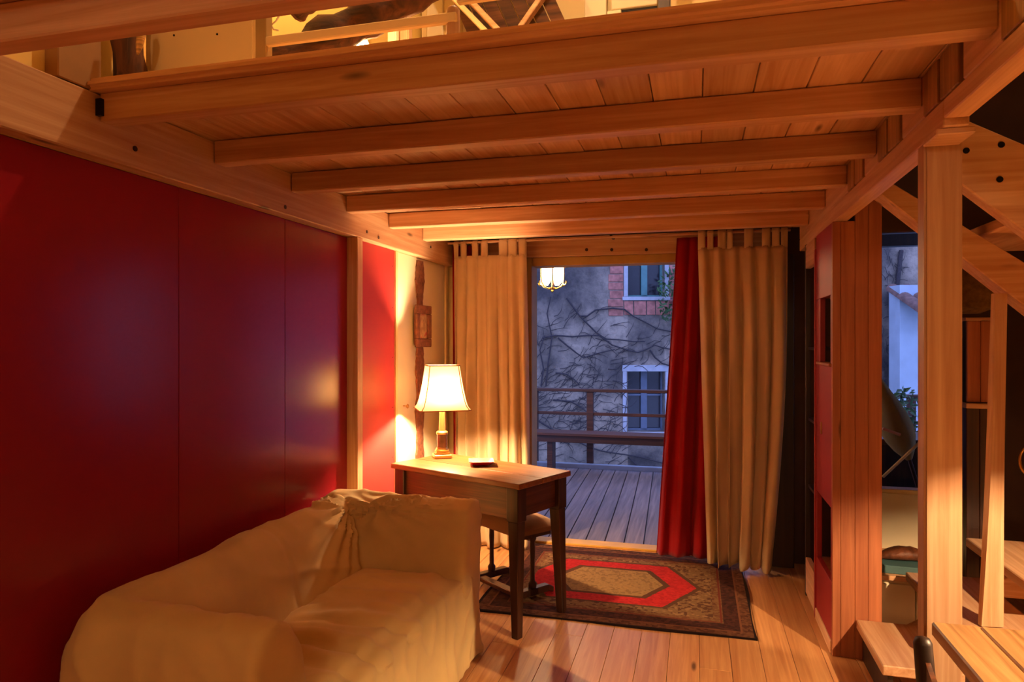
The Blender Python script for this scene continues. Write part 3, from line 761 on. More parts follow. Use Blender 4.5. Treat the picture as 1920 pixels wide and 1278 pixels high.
obj('handle', MB().tube([(1.43 + .11*math.cos(t), 4.25, 1.895 + .14*math.sin(t)) for t in [math.pi*i/12 for i in range(13)]], .008, 8), oldwood_z, hb)
obj('hook_rod', MB().tube([(1.43, 4.25, 2.03), (1.43, 4.25, 2.9), (1.43, 4.79, 2.95)], .006, 6), blackmetal, hb)

# low white cabinet behind the stairs with a blue-green book and a wooden shell on it
lc = root('low_cabinet', (1.1, 4.0, 0)); tag(lc, 'low white cabinet with a wooden top behind the first stair', 'cabinet')
obj('body', MB().box(.84, 1.22, 3.70, 4.15, 0, .29), whitepaint, lc, bevel=.003)
obj('door', MB().box(.85, 1.02, 3.685, 3.699, .03, .27), whitepaint, lc, bevel=.003)
obj('door', MB().box(1.025, 1.21, 3.685, 3.699, .03, .27), whitepaint, lc, bevel=.003)
obj('top', MB().box(.83, 1.23, 3.665, 4.15, .2905, .315), pine_x, lc, bevel=.003)
obj('back_board', MB().box(.83, 1.23, 4.151, 4.18, 0, .62), whitepaint, lc, bevel=.003)
obj('ledge', MB().box(.83, 1.23, 4.12, 4.20, .621, .645), cream, lc, bevel=.003)
c_ = at(1690, 1066, Z=.33)
tag(obj('album', MB().hexa([(.85, 3.70, .3155), (1.10, 3.68, .3155), (1.10, 3.98, .3155), (.83, 3.93, .3155)], [(.85, 3.70, .355), (1.10, 3.68, .355), (1.10, 3.98, .355), (.83, 3.93, .355)]), plain('teal_cover', srgb(70, 106, 110), .5), bevel=.004),
    'flat blue-green album lying on the low white cabinet', 'album')
sh = MB(); n = 16
for j in range(13):
    t = j/12
    for k in range(n):
        a = 2*math.pi*k/n; rr_ = math.sin(math.pi*min(1, max(0, .04 + t*.92)))**.7
        sh.v.append(Vector((.88 + t*.26, 3.80 + .055*rr_*math.cos(a) + .02*t,   .356 + .034*rr_*(1 + math.sin(a)) * (1 + .15*noise.noise(Vector((t*9, a*2, 1)))))))
sh.f = [(j*n+k, j*n+(k+1) % n, (j+1)*n+(k+1) % n, (j+1)*n+k) for j in range(12) for k in range(n)] + [tuple(range(n))[::-1], tuple(12*n+k for k in range(n))]
sh.sm = True
tag(obj('bread_loaf', sh, plain('dark_crust', srgb(100, 54, 30), .55, nscale=30, namt=.5, bumpy=.6)), 'dark brown tapered loaf shape on the blue-green album', 'loaf')
rq = at(1917, 864, Y=3.3)
tag(obj('brass_ring', MB().tube([rq + Vector((.035 + .045*math.cos(t), 0, .062*math.sin(t))) for t in [2*math.pi*i/24 for i in range(25)]], .006, 8), brass), 'brass ring glinting at the dark right edge', 'ring')

# ------------------------------------------------------------------ dining table and chair
tb = root('dining_table', (1.3, 1.4, 0)); tag(tb, 'scrubbed plank table in the near right corner', 'table')
xs = [.566, .672, .83, .99, 1.15, 1.31, 1.48, 1.66, 1.84, 2.02]
for a, b_ in zip(xs[:-1], xs[1:]):
    obj('top_board', MB().box(a + .0012, b_ - .0012, .55, 1.92, .715, .75), tablewood, tb, bevel=.004)
obj('apron', MB().box(.62, 1.97, 1.83, 1.855, .62, .7145), oldwood_x, tb); obj('apron', MB().box(.62, 1.97, .62, .645, .62, .7145), oldwood_x, tb)
obj('apron', MB().box(.615, .64, .646, 1.829, .62, .7145), oldwood_z, tb); obj('apron', MB().box(1.95, 1.975, .646, 1.829, .62, .7145), oldwood_z, tb)
for a in (.605, 1.91):
    for c in (.61, 1.79): obj('leg', MB().box(a, a+.07, c, c+.07, 0, .6195), oldwood_z, tb, bevel=.004)
ch = root('dining_chair', (.68, 1.46, 0)); tag(ch, 'dark wooden chair with rounded back posts drawn up to the plank table', 'chair')
for yy in (1.66, 1.26):
    pts = [(.51, yy, 0), (.50, yy, .45), (.485, yy, .65), (.474, yy, .795)]
    m = MB()
    for k in range(3): pass
    m.tube([Vector(p) for p in pts] + [Vector((.473, yy, .806)), Vector((.473, yy, .810))], [.017, .020, .020, .019, .014, .004], 12)
    obj('back_post', m, blackwood, ch)
    obj('front_leg', MB().tube([(.86, yy, 0), (.86, yy, .44)], [.014, .019], 10), blackwood, ch)
for zz, xx in ((.74, .479), (.62, .487), (.54, .494)):
    m = MB(); P_ = []
    for k in range(9):
        t = k/8; bow = -.02*math.sin(math.pi*t)
        P_.append([Vector((xx + bow - .005, 1.278 + .364*t, zz - .022)), Vector((xx + bow + .005, 1.278 + .364*t, zz - .022)), Vector((xx + bow + .005, 1.278 + .364*t, zz + .022)), Vector((xx + bow - .005, 1.278 + .364*t, zz + .022))])
    m.v = [p for q in P_ for p in q]; m.f = [(k*4+i, k*4+(i+1) % 4, (k+1)*4+(i+1) % 4, (k+1)*4+i) for k in range(8) for i in range(4)] + [(3,2,1,0), (32,33,34,35)]
    obj('slat', m, oldwood_x, ch)
obj('seat', MB().box(.49, .88, 1.24, 1.68, .441, .465), oldwood_z, ch, bevel=.008, segs=2)
for yy in (1.27, 1.65): obj('stretcher', MB().tube([(.51, yy, .2), (.86, yy, .2)], .01, 8), blackwood, ch)

# pendant over the dining table (just out of frame; its cone lights table, post and floor)
pd = root('pendant_lamp', (1.6, 1.6, 1.42)); tag(pd, 'metal pendant lamp hanging over the plank table', 'lamp')
pm_ = MB().lathe([(.20, 1.424), (.19, 1.47), (.13, 1.57), (.06, 1.65), (.03, 1.68)], (1.6, 1.6, 0), 32); pm_.f = pm_.f[:-2] + pm_.f[-1:]
po = obj('shade', pm_, plain('enamel', srgb(120, 90, 50), .5), pd); sd = po.modifiers.new('t', 'SOLIDIFY'); sd.thickness = .002
obj('cord', MB().tube([(1.6, 1.6, 1.68), (1.6, 1.6, ZC)], .004, 6), blackmetal, pd)
bulb_light('pendant_bulb_glow', pd, [(.004, 1.524), (.008, 1.520), (.009, 1.512), (.008, 1.500), (.003, 1.496)][::-1], (1.6, 1.6, 0), PEND_W, WARM, False)

# added fill light behind the viewpoint, shaped as a frosted wall lamp
sc_ = root('fill_lamp', (-.2, YN+.01, 2.5)); tag(sc_, 'added frosted fill lamp on the wall behind the viewpoint', 'lamp')
obj('backplate', MB().box(-.28, -.12, YN+.001, YN+.02, 2.45, 2.60), brass, sc_, bevel=.004)
bulb_light('fill_glow', sc_, [(.03, 2.40), (.085, 2.44), (.10, 2.50), (.085, 2.56), (.03, 2.60)], (-.2, YN+.13, 0), FILL_W, WARM2, False)

# ------------------------------------------------------------------ things up in the loft
hd = root('headboard', (-1.5, 1.80, 2.215)); tag(hd, 'cream board with small screw holes standing at the loft edge', 'board')
p0, p1 = at(270, 100, Y=1.80), at(477, 60, Y=1.80)
obj('panel', MB().box(p0.x, p1.x, 1.80, 1.825, 2.216, 2.443), cream, hd, bevel=.008, segs=3)
for px, py in ((326, 67), (407, 65), (267, 67)):
    q = at(px, py, Y=1.799); obj('screw_hole', MB().tube([(max(q.x, p0.x+.006), 1.7985, q.z), (max(q.x, p0.x+.006), 1.801, q.z)], .0035, 8), blackmetal, hd)
rl = root('loft_railing', (-.9, 1.74, 2.215)); tag(rl, 'low cream wooden railing along the loft edge', 'railing')
q0, q1 = at(478, 60, Y=1.74), at(498, 60, Y=1.74); r0, r1 = at(835, 40, Y=1.74), at(856, 40, Y=1.74)
obj('post', MB().box(q0.x, q1.x, 1.74, 1.775, 2.216, 3.0), plain('sage_paint', srgb(170, 140, 84), .6), rl, bevel=.003)
obj('post', MB().lathe([(.019, 2.216), (.019, 2.352), (.012, 2.36)], ((r0.x+r1.x)/2, 1.757, 0), 16), pine_z, rl)
obj('rail', MB().box(q1.x+.001, r1.x, 1.735, 1.755, 2.312, 2.338), cream, rl, bevel=.003)
obj('rail', MB().box(r1.x+.001, .4, 1.735, 1.755, 2.36, 2.40), cream, rl, bevel=.003)
wq = [at(px, py, Y=1.80) for px, py in ((521, -15), (526, 10), (525, 28), (518, 40), (509, 48), (513, 56), (522, 58))]
tag(obj('wire_hook', MB().tube(wq, .0028, 8), plain('white_wire', srgb(235, 230, 215), .4)), 'thin white wire curling above the loft rail', 'wire')
# gnarled log post against the wall
lg = MB(); pts = [Vector((-1.70 + .006*math.sin(k*1.3), 1.735 + .008*math.cos(k), 2.216 + k*.06)) for k in range(14)]
lg.tube(pts, [.044 + .004*math.sin(k*2.1) for k in range(14)], 14)
for v in lg.v: v += Vector((noise.noise(v*30)*.014, noise.noise(v*30 + Vector((3,1,2)))*.014, 0))
tag(obj('log_post', lg, wood('bark', srgb(60, 34, 18), srgb(120, 74, 40), 'z', rough=.9, bumpy=.8)), 'gnarled brown log post in the loft corner beside the cream board', 'post')
sc2 = MB()
for k in range(5): sc2.box(-1.672 + .002*k, -1.655 + .002*k, 1.715, 1.73, 2.34 + .022*k, 2.358 + .022*k)
tag(obj('striped_cord', MB().tube([at(262, 44, Y=1.70), at(265, 66, Y=1.70), at(261, 88, Y=1.70), at(258, 104, Y=1.70)], [.009, .013, .010, .003], 10), plain('striped_cloth', srgb(206, 160, 90), .8, nscale=60, namt=.5, stretch=(.2, .2, 3))), 'small striped cloth hanging beside the log post', 'cloth')
# hewn diagonal truss timber
def rough_timber(name, a, b_, r0_, label, mat=hewn, nseg=16, am=.02):
    m = MB(); pts = [a.lerp(b_, k/nseg) for k in range(nseg + 1)]
    m.tube(pts, [r0_*(1 + .12*math.sin(k*1.7)) for k in range(nseg + 1)], 10)
    for v in m.v: v += Vector((noise.noise(v*9), noise.noise(v*9 + Vector((7,0,0))), noise.noise(v*9 + Vector((0,9,0)))))*am
    return tag(obj(name, m, mat), label, 'beam')
rough_timber('hewn_timber', at(505, 135, Y=2.25), at(860, -60, Y=2.55), .068, 'thick dark rough-hewn roof timber rising diagonally in the loft')
rough_timber('hewn_timber', at(548, 20, Y=2.05), at(630, -50, Y=2.05), .04, 'short dark crossing timber above the loft rail')
# inner loft backdrop
lw = obj('wall_loft', MB().box(-1.765, .70, 4.3, 4.34, 2.216, ZC), cream); struct(lw)
st_w = obj('wall_dark_fill', MB().box(.70, XR, 3.62, 3.66, 1.97, ZC), shadowwall); struct(st_w)  # dark wall added to blacken the corner right of the beam
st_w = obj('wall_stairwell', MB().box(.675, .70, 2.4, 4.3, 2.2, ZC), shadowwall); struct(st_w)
post_square('loft_post', *[v for v in (at(726, 40, Y=3.0).x, at(742, 40, Y=3.0).x)], 3.0, 3.04, 2.215, ZC, whitepaint, 'slim white post standing upright in the loft')
post_square('loft_post', *[v for v in (at(745, 40, Y=3.06).x, at(766, 40, Y=3.06).x)], 3.06, 3.11, 2.215, ZC, pine_z, 'orange pine post standing beside the slim white loft post')
# panelled cream door in the loft
ld = root('loft_cupboard', (at(800, 40, Y=4.2).x, 4.2, 2.215)); tag(ld, 'cream panelled cupboard at the back of the loft', 'cupboard')
e0, e1 = at(790, 40, Y=4.2).x, at(832, 40, Y=4.2).x
obj('carcass', MB().box(e0, e1 + .1, 4.2, 4.29, 2.216, 3.9), cream, ld, bevel=.004)
obj('door', MB().box(e0 + .04, e1, 4.185, 4.199, 2.3, 3.78), whitepaint, ld, bevel=.012)
# dark boarded roof slope with pale braces
rs = root('boarded_slope', (at(1020, 20, Y=3.9).x, 3.9, 3.2)); tag(rs, 'dark brown boarded slope with pale braces in the loft', 'boarding')
e = at(915, 60, Y=3.9); f_ = at(1105, 60, Y=3.9)
nb = 7
for k in range(nb):
    xa = e.x + (f_.x - e.x)*k/nb; xb = e.x + (f_.x - e.x)*(k + .93)/nb
    obj('board', MB().prism([(xa, 3.92, 3.0), (xb, 3.92, 3.0), (xb - .55, 3.92, 4.25), (xa - .55, 3.92, 4.25)], (0, .03, 0)), hewn, rs)
obj('brace', MB().bar(at(955, 85, Y=3.85), at(1035, -30, Y=3.85), .03, .055, (0, 1, 0)), pine_x, rs, bevel=.004)
obj('brace', MB().bar(at(960, 85, Y=3.8), at(865, -15, Y=3.8), .03, .07, (0, 1, 0)), pine_x, rs, bevel=.004)
obj('brace', MB().bar(at(935, 85, Y=3.82), at(838, -15, Y=3.82), .03, .04, (0, 1, 0)), cream, rs, bevel=.004)
lf = root('loft_window_frame', (at(1180, 20, Y=4.2).x, 4.25, 3.2)); tag(lf, 'cream window frame with a dark gap at the back of the loft', 'window frame')
a0, a1, a2, a3 = (at(px, 20, Y=4.24).x for px in (1096, 1137, 1165, 1232))
obj('frame_board', MB().box(a0, a1, 4.24, 4.28, 2.3, 4.2), whitepaint, lf, bevel=.004)
obj('frame_board', MB().box(a1 + .03, a3, 4.24, 4.28, 3.50, 4.2), whitepaint, lf, bevel=.004)
obj('frame_board', MB().box(a2, a3, 4.245, 4.28, 2.3, 3.44), cream, lf, bevel=.004)
obj('dark_gap', MB().box(a2, a3, 4.262, 4.275, 3.441, 3.499), niche, lf)
obj('frame_board', MB().box(a1 + .002, a2 - .002, 4.245, 4.285, 2.3, 3.499), whitepaint, lf, bevel=.004)
post_square('loft_post', at(1234, 10, Y=3.9).x, at(1257, 10, Y=3.9).x, 3.9, 3.96, 2.215, ZC, oldwood_z, 'brown post at the right of the cream loft window frame')
# clip-on spot lamp
sp = root('spot_lamp', (-1.38, 2.55, 2.215)); tag(sp, 'bright white clip-on spot lamp glowing in the loft', 'lamp')
s0, s1 = at(606, 112, Y=2.62), at(645, 84, Y=2.56); s2 = at(672, 90, Y=2.54)
white_en = plain('white_enamel', srgb(240, 234, 220), .35)
dirv = (s2 - s1).normalized()
obj('arm', MB().tube([Vector((s0.x, s0.y, 2.216)), s0, s1], .012, 10), white_en, sp)
obj('shade', MB().tube([s1 - dirv*.05, s1 - dirv*.02, s1 + dirv*.03, s2], [.018, .034, .046, .055], 20), white_en, sp)
obj('bulb', MB().tube([s2 + dirv*.001, s2 + dirv*.02, s2 + dirv*.03], [.045, .042, .02], 16), glow('spot_glow', (1, .86, .6, 1), 18), sp)
obj('cable', MB().tube([s1 + Vector((.02, 0, .03)), at(705, 65, Y=2.6), at(730, 45, Y=2.65), at(738, 20, Y=2.7)], .004, 6), blackmetal, sp)
l = bpy.data.lights.new('spot_lamp_light', 'POINT'); l.energy = LOFT_W; l.color = (1, .58, .22); l.shadow_soft_size = .03
lo = link('spot_lamp_light', l, sp); lo.location = s2 + dirv*.07 + Vector((0, -.02, .03)) - Vector((-1.38, 2.55, 2.215))

lp = root('loft_pendant', (-.6, 2.4, 3.85)); tag(lp, 'small bare globe lamp hanging high over the loft', 'lamp')
bulb_light('loft_globe_glow', lp, [(.01, 3.82), (.035, 3.835), (.05, 3.87), (.035, 3.905), (.01, 3.92)], (-.6, 2.4, 0), LOFT2_W, WARM, False)
obj('cord', MB().tube([(-.6, 2.4, 3.921), (-.6, 2.4, ZC)], .004, 6), blackmetal, lp)

# ------------------------------------------------------------------ terrace
tr_ = root('terrace_deck', (-.3, 6.4, 0)); struct(tr_, 'grey weathered deck boards')
obj('deck_bearer', MB().box(-4.2, 4.6, YF+.14, 7.86, -.16, -.04), greywood, tr_)
x = -4.0
while x < 4.5:
    obj('deck_board', MB().hexa([(x, 4.945, -.04), (x + .132, 4.945, -.04), (x + .132 - .1, 7.78, -.04), (x - .1, 7.78, -.04)], [(x, 4.945, -.012), (x + .132, 4.945, -.012), (x + .132 - .1, 7.78, -.012), (x - .1, 7.78, -.012)]), greywood, tr_, bevel=.002)
    x += .14
obj('kerb', MB().box(-4.2, 4.6, 7.785, 7.86, -.04, .035), plain('pale_kerb', srgb(150, 152, 162), .7), tr_, bevel=.005)
rlg = root('terrace_railing', (-.5, 7.9, 0)); tag(rlg, 'dark wooden railing along the far edge of the terrace', 'railing')
for a in (-3.3, -1.85, -1.19, .75, 2.15, 3.4): obj('post', MB().box(a - .038, a + .038, 7.87, 7.94, -.1, .86), darkrail, rlg, bevel=.004)
obj('top_rail', MB().box(-4.2, 4.6, 7.85, 7.96, .86, .895), darkrail, rlg, bevel=.004)
obj('middle_rail', MB().box(-4.2, 4.6, 7.89, 7.92, .585, .62), darkrail, rlg, bevel=.003)
bn = root('terrace_bench', (-.8, 7.5, 0)); tag(bn, 'long dark plank bench in front of the terrace railing', 'bench')
obj('seat_plank', MB().box(-2.6, .5, 7.40, 7.70, .405, .435), darkrail, bn, bevel=.004)
obj('apron', MB().box(-2.5, .4, 7.43, 7.46, .33, .4045), darkrail, bn, bevel=.003)
for a in (-2.3, -1.58, .2):
    obj('leg', MB().box(a - .03, a + .03, 7.47, 7.66, -.012, .4045), darkrail, bn, bevel=.003)

# porch roof
pr_ = root('porch_roof', (0, 6, 2.4)); struct(pr_, 'dark porch roof over the terrace')
obj('boarding', MB().hexa([(-4.5, 4.95, 2.95), (4.8, 4.95, 2.95), (4.8, 7.2, 2.52), (-4.5, 7.2, 2.52)], [(-4.5, 4.95, 3.05), (4.8, 4.95, 3.05), (4.8, 7.2, 2.62), (-4.5, 7.2, 2.62)]), blackwood, pr_)
obj('eave_beam', MB().box(-4.5, 4.8, 7.02, 7.14, 2.33, 2.53), blackwood, pr_, bevel=.006)

# lantern hanging from the porch
LX, LY, LZ = -1.245, 6.0, 1.90
ln = root('porch_lantern', (LX, LY, LZ)); tag(ln, 'glowing brass and glass lantern hanging outside the doorway', 'lantern')
lglow, nt, b = new_mat('lantern_glass')
b.inputs['Base Color'].default_value = (1, .9, .7, 1); b.inputs['Emission Color'].default_value = (1, .88, .66, 1); b.inputs['Emission Strength'].default_value = 14; b.inputs['Alpha'].default_value = .22
for k in range(6):
    a = 2*math.pi*(k + .25)/6; w_ = .047; ca, sa = math.cos(a), math.sin(a)
    def LP(q, z, rr_): return Vector((LX + rr_*ca - q*sa, LY + rr_*sa + q*ca, z))
    outl = [(-.018, 1.955), (.018, 1.955), (.040, 1.99), (w_, 2.05), (w_, 2.22), (-w_, 2.22), (-w_, 2.05), (-.040, 1.99)]
    obj('glass_panel', MB().prism([LP(q, z, .098) for q, z in outl], Vector((ca, sa, 0))*.004), lglow, ln)
    a2_ = 2*math.pi*(k + .75)/6; c2, s2_ = math.cos(a2_), math.sin(a2_)
    obj('rib', MB().tube([Vector((LX + r_*c2, LY + r_*s2_, z)) for r_, z in ((.116, 2.24), (.116, 2.02), (.112, 1.97), (.09, 1.935), (.03, 1.915))], .006, 6), brass, ln)
    obj('scroll', MB().tube([Vector((LX + r_*c2, LY + r_*s2_, z)) for r_, z in ((.10, 1.945), (.13, 1.95), (.142, 1.97), (.135, 1.985))], .005, 6), brass, ln)
obj('finial', MB().lathe([(.004, 1.885), (.016, 1.895), (.012, 1.91), (.035, 1.92), (.035, 1.93)], (LX, LY, 0), 14), brass, ln)
obj('cap', MB().lathe([(.135, 2.24), (.125, 2.26), (.05, 2.32), (.015, 2.34)], (LX, LY, 0), 20), brass, ln)
obj('chain', MB().tube([(LX, LY, 2.34), (LX, LY, 2.74)], .005, 6), blackmetal, ln)
l = bpy.data.lights.new('lantern_light', 'POINT'); l.energy = LANT_W; l.color = (1, .62, .30); l.shadow_soft_size = .05
lo = link('lantern_light', l, ln); lo.location = (0, 0, .0); lo.location = (0, -.0, .19)

# ground and the old house across the yard
gd = obj('ground', MB().box(-40, 45, 4.96, 45, -3.2, -3.0), plain('yard_grass', srgb(60, 66, 48), .95, nscale=3, namt=.4)); struct(gd, 'dim yard below the terrace')
FD = 15.0
hs = root('house', (FD*-SY, FD*CY, -3.0), R(YAW)); tag(hs, 'old stone house across the yard with bare vines on its wall', 'building')
def stone_mat():
    m, nt, b = new_mat('rubble_wall')
    tc = N(nt, 'ShaderNodeTexCoord')
    n1 = N(nt, 'ShaderNodeTexNoise'); n1.inputs['Scale'].default_value = .8; n1.inputs['Detail'].default_value = 6; nt.links.new(tc.outputs['Object'], n1.inputs['Vector'])
    n2 = N(nt, 'ShaderNodeTexNoise'); n2.inputs['Scale'].default_value = 4; n2.inputs['Detail'].default_value = 8; n2.inputs['Roughness'].default_value = .75; nt.links.new(tc.outputs['Object'], n2.inputs['Vector'])
    vo = N(nt, 'ShaderNodeTexVoronoi'); vo.inputs['Scale'].default_value = 5.0; nt.links.new(tc.outputs['Object'], vo.inputs['Vector'])
    r1 = ramp(nt, [(.36, srgb(104, 98, 100)), (.5, srgb(170, 158, 148)), (.62, srgb(214, 198, 182))]); nt.links.new(n1.outputs['Fac'], r1.inputs[0])
    r2 = ramp(nt, [(.32, srgb(78, 72, 74)), (.56, srgb(200, 190, 182))]); nt.links.new(n2.outputs['Fac'], r2.inputs[0])
    c = mixc(nt, .75, r1.outputs[0], r2.outputs[0], 'MULTIPLY')
    r3 = ramp(nt, [(.0, (.55, .55, .55, 1)), (.25, (1, 1, 1, 1))]); nt.links.new(vo.outputs['Distance'], r3.inputs[0])
    c = mixc(nt, .35, c, r3.outputs[0], 'MULTIPLY')
    nt.links.new(c, b.inputs['Base Color']); b.inputs['Roughness'].default_value = .95
    bump(nt, b, n2.outputs['Fac'], .8, .05)
    return m
stone = stone_mat()
Z0 = 3.0   # local z of world zero
def hz(py): return Z0 + CAMZ + (640 - py)/FPX*FD
def ha(px): return (px - 960)/FPX*FD
wins = [(ha(1177), ha(1246), hz(557), hz(430)), (ha(1175), ha(1247), hz(810), hz(697)), (ha(1477), ha(1546), hz(557), hz(430)), (ha(1475), ha(1547), hz(810), hz(697))]
# wall pieces around the windows
cols = sorted(set([-9.0] + [v for w_ in ((wins[0][0], wins[0][1]), (wins[2][0], wins[2][1])) for v in w_] + [8.35]))
obj('wall', MB().box(-9, wins[0][0], 0, .5, 0, 9), stone, hs, local=True)
obj('wall', MB().box(wins[0][1], wins[2][0], 0, .5, 0, 9), stone, hs, local=True)
obj('wall', MB().box(wins[2][1], 16, 0, .5, 0, 9), stone, hs, local=True)
for c in (0, 2):
    u0, u1, l0, l1 = wins[c], None, wins[c+1], None
    a, b_ = wins[c][0], wins[c][1]
    obj('wall', MB().box(a, b_, 0, .5, 0, wins[c+1][2]), stone, hs, local=True)
    obj('wall', MB().box(a, b_, 0, .5, wins[c+1][3], wins[c][2]), stone, hs, local=True)
    obj('wall', MB().box(a, b_, 0, .5, wins[c][3], 9), stone, hs, local=True)
teal = plain('teal_frame', srgb(92, 140, 140), .6); greyfr = plain('grey_frame', srgb(100, 110, 130), .6)
dpane = plain('dark_pane', srgb(40, 36, 46), .15)
for k, (a, b_, z0, z1) in enumerate(wins):
    fm_ = teal if k % 2 == 0 else greyfr
    wo = obj('window', MB().box(a + .001, b_ - .001, .30, .36, z0 + .001, z1 - .001), dpane, hs, local=True)
    c = (a + b_)/2; t_ = .05
    base = Vector(wo.location)
    for bx in ((c - .07, c + .07, z0, z1), (a, a + t_, z0, z1), (b_ - t_, b_, z0, z1), (a + t_, b_ - t_, z0, z0 + t_), (a + t_, c - .07, (z0*.4 + z1*.6) - .02, (z0*.4 + z1*.6) + .02), (c + .07, b_ - t_, (z0*.4 + z1*.6) - .02, (z0*.4 + z1*.6) + .02)):
        fo = obj('window_frame', MB().box(bx[0] + .002, bx[1] - .002, .22, .2995, bx[2] + .002, bx[3] - .002), fm_, wo, local=True); fo.location = Vector(fo.location) - base
plast = plain('pale_surround', srgb(176, 176, 184), .9, nscale=6, namt=.15)
brick = plain('brick_quoin', srgb(178, 112, 100), .9, nscale=9, namt=.35, bumpy=.4)
for k, (a, b_, z0, z1) in enumerate(wins):
    for bx in ((a - .09, a, z0 - .0, z1), (b_, b_ + .09, z0, z1), (a - .12, b_ + .12, z0 - .08, z0)):
        obj('surround', MB().box(bx[0] + .001, bx[1] - .001, -.035, .0, bx[2], bx[3] - .001), plast, hs, local=True, bevel=.006)
    if k % 2 == 0:
        z = z0 - .42
        for j in range(7):
            hh = random.uniform(.17, .22)
            obj('brick_block', MB().box(a - .42 + random.uniform(-.03, .03), a - .10, -.02, .0, z, z + hh - .02), brick, hs, local=True, bevel=.006)
            if j > 0: obj('brick_block', MB().box(b_ + .10, b_ + .36 + random.uniform(-.03, .03), -.02, .0, z, z + hh - .02), brick, hs, local=True, bevel=.006)
            z += hh
        xx = a - .08
        while xx < b_ + .3:
            wd = random.uniform(.2, .32); obj('brick_block', MB().box(xx, xx + wd - .02, -.02, .0, z0 - .40, z0 - .10), brick, hs, local=True, bevel=.006); xx += wd
    else:
        obj('lintel', MB().box(a - .1, b_ + .1, -.035, .0, z1, z1 + .14), plast, hs, local=True, bevel=.006)
# bare vine
vn = root('climbing_vine', (FD*-SY + 1.5, FD*CY - .2, -3.0), R(YAW)); tag(vn, 'leafless climbing vine branching over the stone house', 'vine')
vbark = plain('vine_bark', srgb(62, 54, 58), .9, nscale=30, namt=.3)
base_v = Vector((0, 0, 0))
def vine_pts(pts): return [at(px, py, D=FD - .06) for px, py in pts]
def z8(l_): return [(960 + a/4.408, 430 + b_/4.408) for a, b_ in l_]
def z3(l_): return [(960 + a/4.408, 660 + b_/4.408) for a, b_ in l_]
br = [z8([(450,570),(560,720),(700,860),(780,910),(880,915),(1000,930),(1100,930)]), z8([(560,720),(620,720),(690,670),(830,655),(930,665),(1000,720),(1100,770),(1200,825),(1350,855),(1500,870)]),
      z8([(250,900),(360,880),(500,890),(620,880),(720,880),(830,960),(950,1000),(1040,1020),(1110,995),(1180,960),(1260,985),(1350,1000),(1500,980)]), z8([(380,900),(450,960),(540,1030),(590,1065),(700,1030),(850,995)]),
      z8([(1140,1000),(1180,1060),(1240,1110),(1340,1140),(1500,1160)]), z8([(360,1190),(450,1200),(510,1240),(560,1290)]), z3([(340,400),(480,410),(560,450),(620,500)]),
      z3([(200,560),(330,640),(460,720),(560,750),(640,790),(740,820),(860,840),(1000,860),(1100,880),(1240,920),(1400,940)]), z3([(960,870),(1040,950),(1080,1060)]), z8([(280,1300),(300,1100),(330,900),(290,700),(320,560)]), z8([(240,1300),(260,1150),(230,1000),(270,880)])]
VI = Matrix.Rotation(-R(YAW), 4, 'Z')
def to_local(p): return VI @ (p - Vector(vn.location))
for pts in br:
    P_ = [to_local(p) for p in vine_pts(pts)]; m = len(P_)
    obj('branch', MB().tube(P_, [max(.009, .022*(1 - .5*i/m)) for i in range(m)], 6), vbark, vn, local=True)
tw_ = MB(); rr = random.Random(11)
for k in range(420):
    px = rr.uniform(990, 1300); py = rr.triangular(560, 880, 800)
    if 1170 < px < 1250 and (py > 690 or py < 600): continue
    a = rr.uniform(-1.2, .4); P_ = []
    for j in range(5):
        P_.append(to_local(at(px, py, D=FD - .04))); px += 8*math.cos(a); py += 8*math.sin(a); a += rr.uniform(-.6, .6)
    tw_.tube(P_, [.008, .007, .006, .005, .003], 4, False)
for k in range(90):
    px = rr.uniform(1655, 1690); py = rr.uniform(480, 760); a = rr.uniform(-2, 2); P_ = []
    for j in range(5):
        P_.append(to_local(at(px, py, D=FD - .04))); px += 6*math.cos(a); py += 6*math.sin(a); a += rr.uniform(-.6, .6)
    tw_.tube(P_, [.008, .007, .006, .005, .003], 4, False)
tw_.sm = False
o = obj('twigs', tw_, vbark, vn, local=True); o['kind'] = 'stuff'
obj('branch', MB().tube([to_local(at(px, py, D=FD-.08)) for px, py in ((1686, 770), (1683, 700), (1688, 620), (1682, 540), (1690, 470))], .045, 6), vbark, vn, local=True)
# evergreen ivy tuft beside the upper window
def leaf_clump(name, centre, n, rad, size, mat, label, cat, seed, squash=1.0):
    rr = random.Random(seed); r = root(name, centre); tag(r, label, cat)
    m = MB()
    for k in range(n):
        d = Vector((rr.gauss(0, 1), rr.gauss(0, 1), rr.gauss(0, 1))).normalized() * rad * rr.uniform(.2, 1)**.5
        d.z *= squash; c = Vector(centre) + d; s_ = size*rr.uniform(.6, 1.2)
        ax = Vector((rr.gauss(0, 1), rr.gauss(0, 1), rr.gauss(0, 1))).normalized(); ay_ = ax.orthogonal().normalized(); az = ax.cross(ay_)
        m.add([c - ax*s_, c + ay_*s_*.45 + az*s_*.12, c + ax*s_, c - ay_*s_*.45 + az*s_*.12], [(0, 1, 2, 3)])
    o = obj('leaves', m, mat, r); o['kind'] = 'stuff'
    return r
leafm = plain('evergreen_leaf', srgb(52, 84, 40), .6, nscale=5, namt=.4)
ivc = at(1268, 555, D=FD - .25)
iv = leaf_clump('ivy_tuft', ivc, 260, .42, .075, leafm, 'green ivy tuft beside the upper window of the stone house', 'ivy', 3, 1.6)
obj('stem', MB().tube([ivc + Vector((.1, .15, -.8)), ivc, ivc + Vector((0, 0, .5))], .02, 6), vbark, iv)
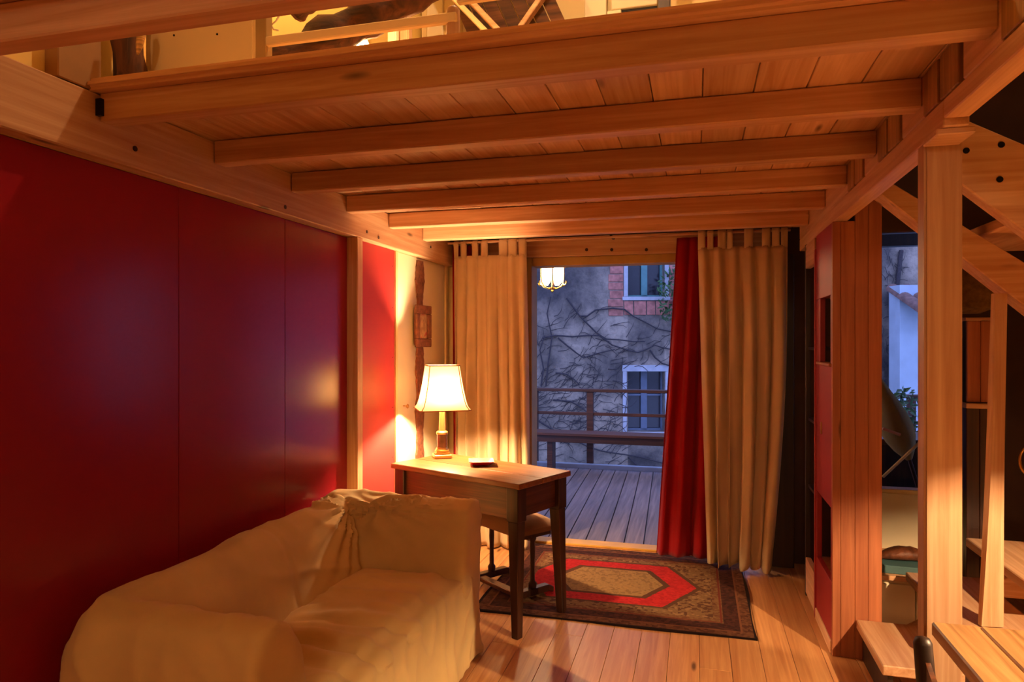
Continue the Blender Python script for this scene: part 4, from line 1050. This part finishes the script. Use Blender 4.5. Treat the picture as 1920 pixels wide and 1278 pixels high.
# pale neighbouring house with a tiled eave, seen through the stair window
nh = root('neighbour_house', (at(1740, 640, D=14).x, at(1740, 640, D=14).y, -3), R(YAW)); tag(nh, 'pale plastered house with a tiled eave seen through the stair window', 'building')
obj('wall', MB().box(-.58, 5, 0, .4, 0, 5.6), plain('pale_plaster', srgb(176, 190, 206), .9, nscale=2, namt=.12), nh, local=True)
tile = plain('roof_tile', srgb(120, 88, 80), .85, nscale=10, namt=.3)
for k in range(14):
    m = MB(); x0_ = -.62 + k*.30
    for j in range(2): pass
    pts = [(x0_ + .15 - .15*math.cos(math.pi*i/8), -.75, .0 + .13*math.sin(math.pi*i/8)) for i in range(9)] + [(x0_ + .15 + .125*math.cos(math.pi*i/8), -.75, .11*math.sin(math.pi*i/8) - .005) for i in range(9)]
    m.prism([Vector((a, b_, c + 4.98)) for a, b_, c in pts], (0, 1.2, .55)); m.sm = True
    obj('roof_tile', m, tile, nh, local=True)
bush = leaf_clump('potted_shrub', at(1712, 772, Y=7.4), 170, .24, .05, leafm, 'dark leafy shrub by the railing seen through the stair window', 'shrub', 9, 1.0)
bc_ = at(1712, 772, Y=7.4)
obj('stem', MB().tube([Vector((bc_.x, bc_.y, .2)), Vector((bc_.x, bc_.y, bc_.z))], .012, 6), vbark, bush)
obj('pot', MB().lathe([(.10, -.012), (.14, .22), (.15, .24), (.12, .24)], (bc_.x, bc_.y, 0), 18), plain('terracotta', srgb(130, 74, 52), .8), bush)
# folded garden parasol and canes outside the stair window
gp = root('garden_parasol', (1.3, 5.3, -.012)); tag(gp, 'folded tan garden parasol leaning outside the stair window', 'parasol')
ca_ = plain('tan_canvas', srgb(128, 104, 48), .9)
g0, g1 = at(1705, 862, Y=5.3), at(1640, 700, Y=5.3)
obj('folded_canopy', MB().tube([g0 + (g1-g0)*k/8 for k in range(9)], [.02, .07, .10, .11, .10, .085, .06, .04, .02], 9), ca_, gp)
obj('pole', MB().tube([Vector((g0.x + .18, 5.3, -.012)), g0], .014, 8), oldwood_z, gp)
tag(obj('bamboo_cane', MB().tube([at(1655, 895, Y=5.2), at(1730, 825, Y=5.2)], .010, 8), plain('bamboo', srgb(186, 146, 78), .5)), 'slanting pale bamboo cane outside the stair window', 'cane')
obj('tie_stick', MB().tube([at(1655, 804, Y=5.19), at(1688, 816, Y=5.19)], .010, 8), plain('copper_stick', srgb(190, 120, 70), .4), gp)
tk = root('dark_fill_chest', (1.5, 5.6, -.012)); tag(tk, 'added dark chest filling the view outside the stair window', 'chest')  # invented chest, added to darken the view through the stair window
obj('body', MB().box(1.05, 2.1, 5.5, 5.95, -.012, .70), blackwood, tk, bevel=.004)
obj('lid', MB().box(1.03, 2.12, 5.47, 5.98, .7005, .74), oldwood_x, tk, bevel=.006)
